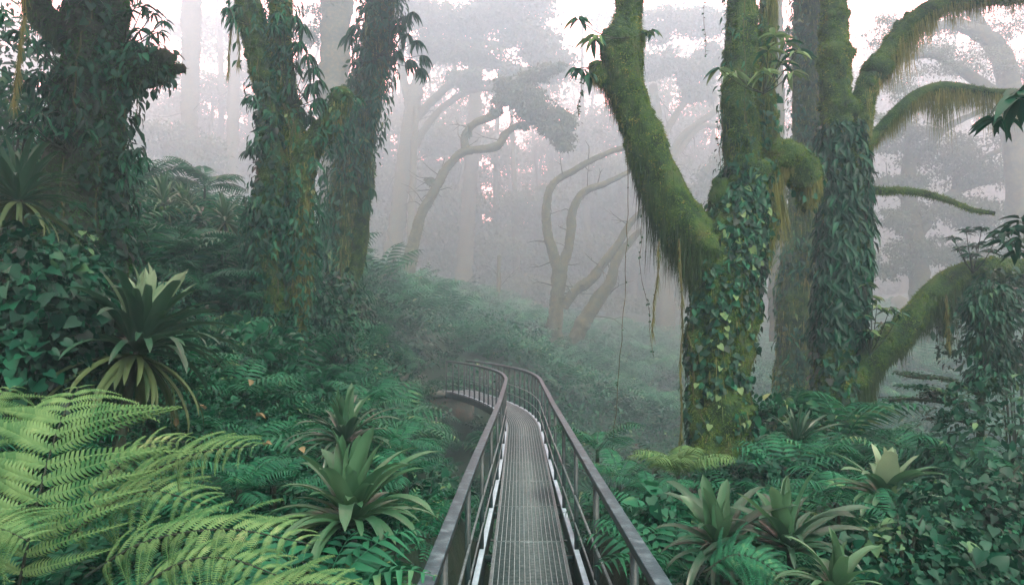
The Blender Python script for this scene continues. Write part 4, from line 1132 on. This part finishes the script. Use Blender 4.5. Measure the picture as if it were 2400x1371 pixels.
# ------------------------------------------------------------------ lianas
def liana(label, pts, d, r=.004, leaves=0, ls=.04, mat='vine', tassel=0, name='liana'):
    path = np.array([P(a, b, d) for a, b in pts])
    q = catmull(path, max(12, int(np.linalg.norm(path[0] - path[-1]) / .06)))
    q[:, :2] += np.column_stack([vnoise(q * 6, 71), vnoise(q * 6, 72)]) * .012
    t = thing(name, label, 'vine', tuple(path[0]))
    g = G(); V, Fq, F3 = tube(np.column_stack([q, np.full(len(q), r)]), 5, .04, .3, 20); g.add(V, Fq, F3)
    link('stem', g.mesh('stem', M[mat]), t)
    if leaves:
        ii = rng.integers(0, len(q), leaves); g = G()
        scatter(g, OVAL, q[ii], rand_unit(leaves) * np.array([1, 1, .5]) + np.array((0, 0, -.3)), rand_unit(leaves), ls * rng.uniform(.5, 1.2, leaves), ls * .5)
        link('leaves', g.mesh('leaves', M['leaf_mid']), t)
    if tassel:
        g = G(); ii = rng.integers(0, len(q), tassel)
        scatter(g, STRIP(2), q[ii], np.array((0, 0, -1.0)) + rng.normal(size=(tassel, 3)) * .12, rand_unit(tassel), rng.uniform(.05, .22, tassel), .006)
        o = link('moss', g.mesh('moss', M['beard']), t); o['kind'] = 'stuff'
    return t
liana('long straight liana hanging from the leaning limb to the ferns', [(1470,330),(1472,450),(1468,600),(1460,760),(1448,900),(1436,1050),(1428,1120)], 8.0, .0045, 14)
liana('short leafy vine dangling below the stub of the leaning limb', [(1365,185),(1362,225),(1355,250),(1358,275)], 8.2, .004, 22, .05)
liana('thin leafy vine hanging beside the leaning limb', [(1505,480),(1503,560),(1500,640),(1520,720),(1522,790),(1530,835)], 8.2, .003, 34, .05)
liana('frayed moss rope hanging left of the Y-tree trunk', [(1590,560),(1595,650),(1600,760),(1595,850),(1598,950),(1592,1060)], 8.1, .010, 8, tassel=500)
liana('mossy strand with tuft below the leaning limb', [(1545,560),(1540,650),(1532,720),(1528,780)], 8.2, .007, 10, tassel=260)
liana('dangling vine in the gap above the mist', [(1652,-20),(1650,50),(1655,100),(1653,130)], 8.4, .003, 20, .05)
liana('mossy streamer hanging at the upper left corner', [(58,-30),(55,60),(45,120),(40,180),(36,235)], 6.0, .006, 20, tassel=500)
liana('fine tendril hanging from the broken branch', [(330,190),(325,240),(320,270),(315,295)], 6.8, .002, 5)
liana('vine looping down the tall middle limb of the right tree', [(1760,330),(1745,250),(1750,180),(1742,80),(1748,-40)], 8.1, .005, 20, .05)
liana('leafy vine beside the upright limb of the Y tree', [(1690,150),(1688,230),(1680,290),(1686,360),(1690,410)], 8.2, .003, 34, .05)
liana('moss-bearded streamer under the upper left of the forked tree', [(545,40),(540,90),(537,130),(535,170)], 10.2, .006, 0, tassel=350)
liana('second streamer under the upper left of the forked tree', [(558,60),(560,110),(557,150)], 10.2, .005, 0, tassel=240)
liana('frayed tassel hanging from the low right bough', [(2218,690),(2222,760),(2224,800)], 9.0, .012, 6, tassel=500)
liana('thin wiry strand hanging from the low right bough', [(2245,720),(2255,780),(2258,830)], 9.0, .003, 5)

# ------------------------------------------------------------------ bromeliads
def on_ground(px, d, lift=0.0, py=None):
    x = P(px, 700, d)[0]; return (x, d, float(ground(x, d)[0]) + lift)
def PP(px, py, d): return tuple(P(px, py, d))
bromeliad(PP(320,825,4.7), 'large spreading bromeliad with pale upright leaves and hanging skirt, lower left', .66, 150, ('brom_pale', 'brom_dark', 'brom_old'), width=.10)
bromeliad(PP(45,470,5.2), 'dark fountain-like bromeliad at the left edge beside the huge tree', .52, 80, ('brom_dark', 'brom_dark', 'brom_old'), width=.06)
bromeliad(PP(825,1230,3.9), 'broad-leaved green bromeliad just left of the bridge', .56, 64, ('brom', 'brom', 'brom'), skirt=False, width=.105, broad=1.1)
bromeliad(PP(810,1040,5.6), 'dark rosette bromeliad further up the left bank near the bridge', .50, 56, ('brom', 'brom_dark', 'brom_dark'), skirt=False, width=.07)
bromeliad(PP(2075,1170,4.6), 'pale pointed bromeliad on the right bank under the low bough', .42, 34, ('brom_pale', 'brom', 'brom'), skirt=False, width=.10)
bromeliad(PP(1690,1290,3.7), 'dark broad-leaved bromeliad, left of the pair beside the right railing', .42, 36, ('brom', 'brom_dark', 'brom_dark'), skirt=False, width=.08)
bromeliad(PP(1850,1290,3.6), 'dark broad-leaved bromeliad, right of the pair beside the right railing', .46, 40, ('brom', 'brom_dark', 'brom_dark'), skirt=False, width=.085)
bromeliad(PP(1960,1385,3.0), 'bromeliad cut by the bottom edge right of the bridge', .26, 26, ('brom', 'brom', 'brom_dark'), skirt=False, width=.07)
bromeliad(PP(1865,1050,7.6), 'drooping dark bromeliad between the two great right trunks', .50, 80, ('brom_dark', 'brom_dark', 'brom_dark'), width=.045)
bromeliad(PP(385,480,12.5), 'misty bromeliad left of three on the upper hillside', .62, 70, ('brom', 'brom', 'brom_old'), width=.06)
bromeliad(PP(440,490,13.0), 'misty bromeliad in the middle of three on the upper hillside', .58, 60, ('brom', 'brom', 'brom_old'), width=.06)
bromeliad(PP(528,520,12.5), 'misty bromeliad right of three on the upper hillside', .60, 70, ('brom', 'brom', 'brom_old'), width=.06)
bromeliad(PP(505,810,8.0), 'small bromeliad half hidden behind the large lower-left one', .34, 40, ('brom', 'brom_dark', 'brom_dark'), skirt=False, width=.05)

# ------------------------------------------------------------------ ferns
def big_fern(label, root_px, d0, fronds, mat='fern_light'):
    """foreground fern: fronds as (list of (px,py,d)), leaflet length, number, start, normal"""
    t = thing('fern', label, 'fern', tuple(P(*root_px, d0)))
    for pts, plen, n, start, nrm in fronds:
        path = np.array([P(*p) for p in pts])
        q = catmull(path, 14)
        rr = np.linspace(.007, .002, 14)
        g = G(); V, Fq, F3 = tube(np.column_stack([q, rr]), 6, .04, .05, 8); g.add(V, Fq, F3)
        fr = link('frond', g.mesh('frond', M['bark_dark']), t)
        p, T, s = frond_frames(path, n, start)
        nv = np.asarray(nrm, float)
        side = unit(np.cross(T, nv)); nn = np.cross(side, T)
        prof = np.sin(np.pi * np.clip((s - start) / (1 - start) * .80 + .20, 0, 1)) ** .75
        for k in range(n):
            for sg in (-1, 1):
                L = plen * prof[k] * rng.uniform(.92, 1.06) + .025
                dv = side[k] * sg * .93 + T[k] * .33 + nn[k] * .18 + rng.normal(size=3) * .07
                y = Vector(dv).normalized(); z0 = Vector(nn[k] + rng.normal(size=3) * .16); x = y.cross(z0).normalized(); z = x.cross(y)
                me = pinna_mesh(int(rng.integers(3)), mat)
                o = bpy.data.objects.new('leaflet', me); S.collection.objects.link(o); o.parent = fr
                o.matrix_local = Matrix.Translation(Vector(p[k])) @ Matrix((x, y, z)).transposed().to_4x4() @ Matrix.Diagonal((L * 1.05, L, L, 1))
    return t
PM = {}
def pinna_mesh(i, mat):
    if (i, mat) not in PM:
        g = G(); V, a, b = PIN_HI[i]; g.add(V, a, b); PM[(i, mat)] = g.mesh('leaflet', M[mat])
    return PM[(i, mat)]
big_fern('tall light-green fern with a dark upright stalk at the lower left corner', (40,1420), 2.6,
    [([(35,1420,2.6),(75,1230,2.65),(118,1060,2.75),(150,970,2.85),(185,905,3.05)], .40, 14, .12, (0.1,-.70,.8))])
big_fern('light-green fern whose fronds arch right below the large bromeliad', (190,1250), 3.0,
    [([(200,1230,3.2),(330,1120,3.2),(470,1060,3.15),(600,1045,3.05)], .25, 15, .12, (-.1,-.45,1)),
     ([(180,1210,3.3),(270,1100,3.4),(360,1040,3.45),(440,1035,3.45)], .20, 14, .12, (-.1,-.5,1)),
     ([(130,1290,3.0),(230,1200,3.0),(350,1150,2.95),(500,1190,2.85)], .22, 15, .12, (0,-.45,1))])
big_fern('broad pale fern frond reaching toward the bridge along the bottom', (230,1360), 2.5,
    [([(200,1350,2.6),(340,1270,2.6),(530,1240,2.55),(730,1275,2.45)], .23, 17, .1, (0,-.4,1)),
     ([(300,1400,2.4),(420,1320,2.4),(540,1310,2.4),(690,1365,2.3)], .15, 15, .1, (0,-.4,1)),
     ([(480,1440,2.2),(580,1395,2.2),(700,1370,2.15),(830,1375,2.1)], .16, 18, .1, (0,-.3,1))])
big_fern('light-green fern fronds entering at the left edge', (-80,1100), 3.0,
    [([(-120,1150,3.0),(-60,1000,3.1),(-10,930,3.2),(40,905,3.3)], .24, 14, .12, (0.1,-.5,1)),
     ([(-120,1330,2.4),(-60,1270,2.4),(0,1240,2.4),(70,1270,2.4)], .2, 14, .1, (0,-.4,1))])
big_fern('dark fern frond at the bottom right of the bridge', (1650,1330), 3.4,
    [([(1650,1340,3.4),(1720,1300,3.35),(1790,1320,3.3),(1850,1370,3.2)], .2, 16, .1, (0,-.5,1))], 'fern')
k = 0
for lab, px, py, d, sz, n, mat in [
    ('bright-topped fern beside the foot of the great Y tree', 1590,1120,6.6,.62,12,'fern_light'),
    ('yellow-green fern clump right of the railing', 1520,1165,5.8,.42,8,'fern'),
    ('fern hanging over the ravine edge right of the bridge', 1400,1060,8.2,.7,9,'fern'),
    ('lower fern on the ravine edge right of the bridge', 1450,1130,7.0,.55,8,'fern'),
    ('fern between the dark rosette bromeliad and the ravine', 930,1060,5.8,.5,10,'fern'),
    ('fern with arching fronds close to the left railing', 950,1120,5.2,.42,9,'fern'),
    ('fern above the dark rosette bromeliad', 870,960,7.4,.6,9,'fern'),
    ('grey-green upright fern on the left bank', 755,905,9.0,.55,7,'fern'),
    ('fern in the lower left thicket behind the pale fronds', 560,1160,4.3,.45,9,'fern'),
    ('fern sprawling beside the broad-leaved bromeliad', 640,1150,4.5,.4,9,'fern'),
    ('fern at the foot of the forked tree', 560,720,10.2,.75,10,'fern'),
    ('fern beneath the hillside bromeliads', 420,590,10.5,.9,11,'fern'),
    ('fern right of the hillside bromeliads', 520,600,11.5,.9,11,'fern'),
    ('lower fern on the left slope', 360,660,9.6,.9,11,'fern'),
    ('fern halfway down the left slope', 470,680,10.0,.9,11,'fern'),
    ('fern right beside the huge left trunk', 330,590,10.8,.9,11,'fern'),
    ('highest fern on the left slope', 480,440,15.5,1.2,11,'fern'),
    ('fern at the left top of the slope', 340,430,15.0,1.2,11,'fern'),
    ('misty tree fern right of the misty tree', 1010,700,38,2.4,11,'fern'),
    ('second misty tree fern above the abutment', 1075,735,40,2.2,11,'fern'),
    ('fern on the right bank under the pale bromeliad', 1960,1190,5.0,.5,8,'fern'),
    ('fern by the dark trunk at the far right', 2250,1120,6.2,.7,9,'fern'),
    ('fern low on the right bank', 2120,1260,4.2,.4,9,'fern')]:
    fern(PP(px, py, d), lab, sz, n, mat)

# ------------------------------------------------------------------ single shrubs
def shrub(loc, label, R=.6, n=700, tpl=HEART, ll=.11, lw=.10, mat='leaf_dark', name='leafy_shrub', flat=1.0, hang=.6, singles=0):
    t = thing(name, label, 'shrub', loc)
    g = G(); r = rng
    d = unit(r.normal(size=(n, 3))); rad = R * (.45 + .55 * r.random(n) ** .6)
    rad = rad * (1 + .35 * vnoise(d * 2.2 + np.array(loc), 5))
    pos = d * rad[:, None] * np.array([1, .8, flat]) + np.array(loc)
    out = d * .6 + np.array((0, 0, -hang)) + r.normal(size=(n, 3)) * .45
    nrm = d + np.array((0, 0, .6)) + r.normal(size=(n, 3)) * .65
    s = .4 + 1.1 * r.random(n) ** 2
    order = np.argsort(d[:, 1])
    for i in order[:singles]:
        place_leaf(t, ivy_mesh('heart' if tpl is HEART else 'oval', mat if r.random() < .6 else 'leaf_mid'), pos[i], out[i], nrm[i], ll * s[i])
    rest = order[singles:]
    scatter(g, tpl, pos[rest], out[rest], nrm[rest], ll * s[rest], lw * s[rest])
    o = link('leaves', g.mesh('leaves', M[mat]), t)
    g = G()
    for k in range(7):
        q = d[k * 9 % n] * R * .8
        V, Fq, F3 = tube([(loc[0], loc[1], min(loc[2] - R * flat, float(ground(loc[0], loc[1])[0]) - .1), .014), (loc[0] + q[0] * .4, loc[1] + q[1] * .4, loc[2] + q[2] * .3, .009), (loc[0] + q[0], loc[1] + q[1], loc[2] + q[2], .004)], 5, .08, .1, 9)
        g.add(V, Fq, F3)
    link('stems', g.mesh('stems', M['bark_dark']), t)
    return t
shrub(PP(70,720,4.6), 'dense dark heart-leaved shrub against the foot of the huge left tree', .55, 1500, HEART, .085, .075, 'leaf_dark', singles=180)
shrub(PP(60,850,4.4), 'lower dark broad-leaved shrub at the left edge above the ferns', .48, 1100, HEART, .085, .075, 'leaf_dark', singles=150)
shrub(PP(150,640,5.6), 'shrub spilling over the roots of the huge left tree', .45, 1000, OVAL, .08, .045, 'leaf_dark', singles=80)
shrub(PP(20,330,7.8), 'bluish leafy bush behind the huge left tree', .9, 1500, OVAL, .13, .06, 'leaf_mid')
shrub(PP(60,180,10.5), 'hazy bush in the upper left corner behind the huge tree', 1.1, 1500, OVAL, .15, .07, 'leaf_mid')
shrub(PP(640,830,9.9), 'leafy creeper mound at the foot of the forked tree', .6, 1200, OVAL, .10, .055, 'leaf_dark')
shrub(PP(740,730,12.5), 'thicket filling the gap between the forked tree and the misty tree', .9, 1600, OVAL, .12, .06, 'leaf_dark')
shrub(PP(2290,1240,4.0), 'dark heart-leaved thicket in the bottom right corner', .55, 2200, HEART, .055, .05, 'leaf_dark', flat=.6, singles=160)
shrub(PP(2120,1330,3.6), 'dark low thicket beside the bottom right bromeliad', .42, 1300, HEART, .06, .055, 'leaf_dark', flat=.6, singles=120)
shrub(PP(2340,1080,6.0), 'dark bush at the right edge under the slender tree', .75, 1500, OVAL, .09, .045, 'leaf_dark', singles=60)
shrub(PP(1800,1150,6.6), 'low dark bush between the trunks of the two right trees', .5, 1100, OVAL, .09, .05, 'leaf_dark', flat=.7)
shrub(PP(2180,1180,6.2), 'fern-fringed dark mound behind the pale bromeliad', .5, 1000, OVAL, .08, .045, 'leaf_dark', flat=.6)
shrub(PP(1560,1240,5.0), 'yellow-green broad-leaved bush right of the railing', .34, 420, HEART, .10, .09, 'leaf_mid', flat=.8, singles=50)
shrub(PP(2370,760,9.0), 'shadowy tree-top foliage at the right edge behind the slender tree', .8, 1500, OVAL, .11, .05, 'leaf_dark')

# withered leaves caught on the bank
def fallen():
    spots = [(585,905,'withered tan leaf on the creepers below the forked tree'), (480,960,'withered leaf right of the large bromeliad skirt'), (412,1000,'curled brown leaf under the edge of the large bromeliad'),
             (600,975,'dry leaf in the ferns between the forked tree and the rosette bromeliad'), (713,1062,'dry leaf just left of the dark rosette bromeliad'), (835,1105,'yellowing leaf lying between the two bromeliads by the railing'),
             (925,1010,'dry leaf on the ravine edge above the left railing'), (240,885,'withered leaf behind the tall light-green fern'), (620,1045,'curled leaf above the fern tips in the lower left thicket'),
             (1620,1190,'withered leaf at the foot of the Y-shaped tree'), (2010,1290,'pale dry leaf under the pale bromeliad'), (2250,1250,'small dry leaf in the heart-leaved thicket at bottom right'), (650,880,'withered leaf on the roots of the forked tree')]
    first = None
    for i, (px, py, lab_) in enumerate(spots):
        ds = np.linspace(3.0, 12, 90); pts_ = np.array([P(px, py, a) for a in ds]); gz = ground(pts_[:, 0], pts_[:, 1]) + .5
        hit = np.where(pts_[:, 2] < gz)[0]
        p = pts_[hit[0]] if len(hit) else pts_[30]
        if first is None:
            g = G(); V, a, b = leaf_tpl(3, .5, .3, .7, .7); g.add(V * np.array([.5, 1, 1]), a, b); first = g.mesh('fallen_leaf', M['dead'])
        o = bpy.data.objects.new('fallen_leaf', first); S.collection.objects.link(o)
        o.location = p; o.rotation_euler = (rng.uniform(.2, 1.4), rng.uniform(-.5, .5), rng.uniform(0, 6.28)); k_ = rng.uniform(.06, .11); o.scale = (k_, k_, k_)
        tag(o, lab_, 'leaf', 'withered leaves caught in the undergrowth')
fallen()

# slender layered tree at the right
def slender():
    d = 6.6
    t, tb = tree('slender dark-stemmed tree with flat leaf layers and mossy head at the right',
        [[(2295,1130,9),(2298,1000,8),(2302,900,8),(2310,800,7),(2322,720,6),(2330,640,5)], [(2300,930,4),(2230,890,3),(2150,885,3),(2100,875,2)], [(2300,960,4),(2220,945,3),(2140,935,3),(2085,938,2)],
         [(2300,1000,4),(2240,985,3),(2190,995,2)], [(2305,900,4),(2350,860,3),(2390,840,2)]], d, 'bark_dark', 'moss_dark', 1500, .03, .008, 0, 9, .06, .1, names=['trunk', 'branch', 'branch', 'branch', 'branch'], name='slender_tree')
    for ln in ([(2110,872),(2160,880),(2220,890),(2285,915)], [(2085,938),(2140,936),(2200,935),(2260,945)], [(2170,925),(2230,915),(2290,900)], [(2190,985),(2230,970),(2290,975)], [(2130,905),(2180,910),(2230,925),(2280,955)]):
        pth = np.array([P(a, b, d + rng.uniform(-.15, .15)) for a, b in ln]); q = catmull(pth, 60); T = unit(np.gradient(q, axis=0)); g = G()
        n = 420; ii = rng.integers(0, 60, n); sd = unit(np.cross(T[ii], (0, 0, 1)))
        pos = q[ii] + sd * rng.uniform(-.13, .13, (n, 1)) + rng.normal(size=(n, 3)) * np.array([.02, .02, .008])
        scatter(g, OVAL, pos, sd * rng.choice([-1, 1], (n, 1)) - T[ii] * .4 + rng.normal(size=(n, 3)) * .3, np.array((0, 0, 1.0)) + rng.normal(size=(n, 3)) * .25, .05 * rng.uniform(.6, 1.2, n), .024)
        link('leaf_layer', g.mesh('leaf_layer', M['leaf_dark']), t)['kind'] = 'stuff'
    for bx, by, rx, ry in ((2320,690,45,40),(2330,750,50,40),(2305,800,40,45),(2350,830,50,40),(2320,880,50,30),(2290,720,30,30)):
        c = P(bx, by, d); g = G(); n = 360
        dd = unit(rng.normal(size=(n, 3))) * rng.random((n, 1)) ** .4 * np.array([rx, rx, ry]) * d / F_PX
        scatter(g, LANCE, c + dd, dd * 2 + np.array((0, 0, -.35)) + rng.normal(size=(n, 3)) * .1, np.array((0, 0, 1.0)) + rng.normal(size=(n, 3)) * .4, .09 * rng.uniform(.6, 1.2, n), .028)
        link('leaf_clump', g.mesh('leaf_clump', M['leaf_dark']), t)['kind'] = 'stuff'
        g = G(); n = 300; pos = c + unit(rng.normal(size=(n, 3))) * np.array([rx, rx, ry * .5]) * .7 * d / F_PX
        scatter(g, STRIP(2), pos, np.array((0, 0, -1.0)) + rng.normal(size=(n, 3)) * .1, rand_unit(n), rng.uniform(.06, .22, n), .006)
        o = link('hanging_moss', g.mesh('hanging_moss', M['beard_dark']), t); o['kind'] = 'stuff'
slender()

# ------------------------------------------------------------------ the mist
def haze():
    g = G(); box(g, (0, 73, 22), (150, 0, 0), (0, 92, 0), (0, 0, 45))
    m, t = new_mat('mist')
    out = N(t, 'ShaderNodeOutputMaterial'); pv = N(t, 'ShaderNodeVolumePrincipled')
    pv.inputs['Color'].default_value = HAZE_COLOR; pv.inputs['Absorption Color'].default_value = (1, 1, 1, 1)
    pv.inputs['Density'].default_value = HAZE_DENSITY
    pv.inputs['Anisotropy'].default_value = .65
    t.links.new(pv.outputs[0], out.inputs['Volume'])
    o = link('haze', g.mesh('haze', m, False)); o['kind'] = 'stuff'; o['label'] = 'thick pale mist filling the forest'
haze()
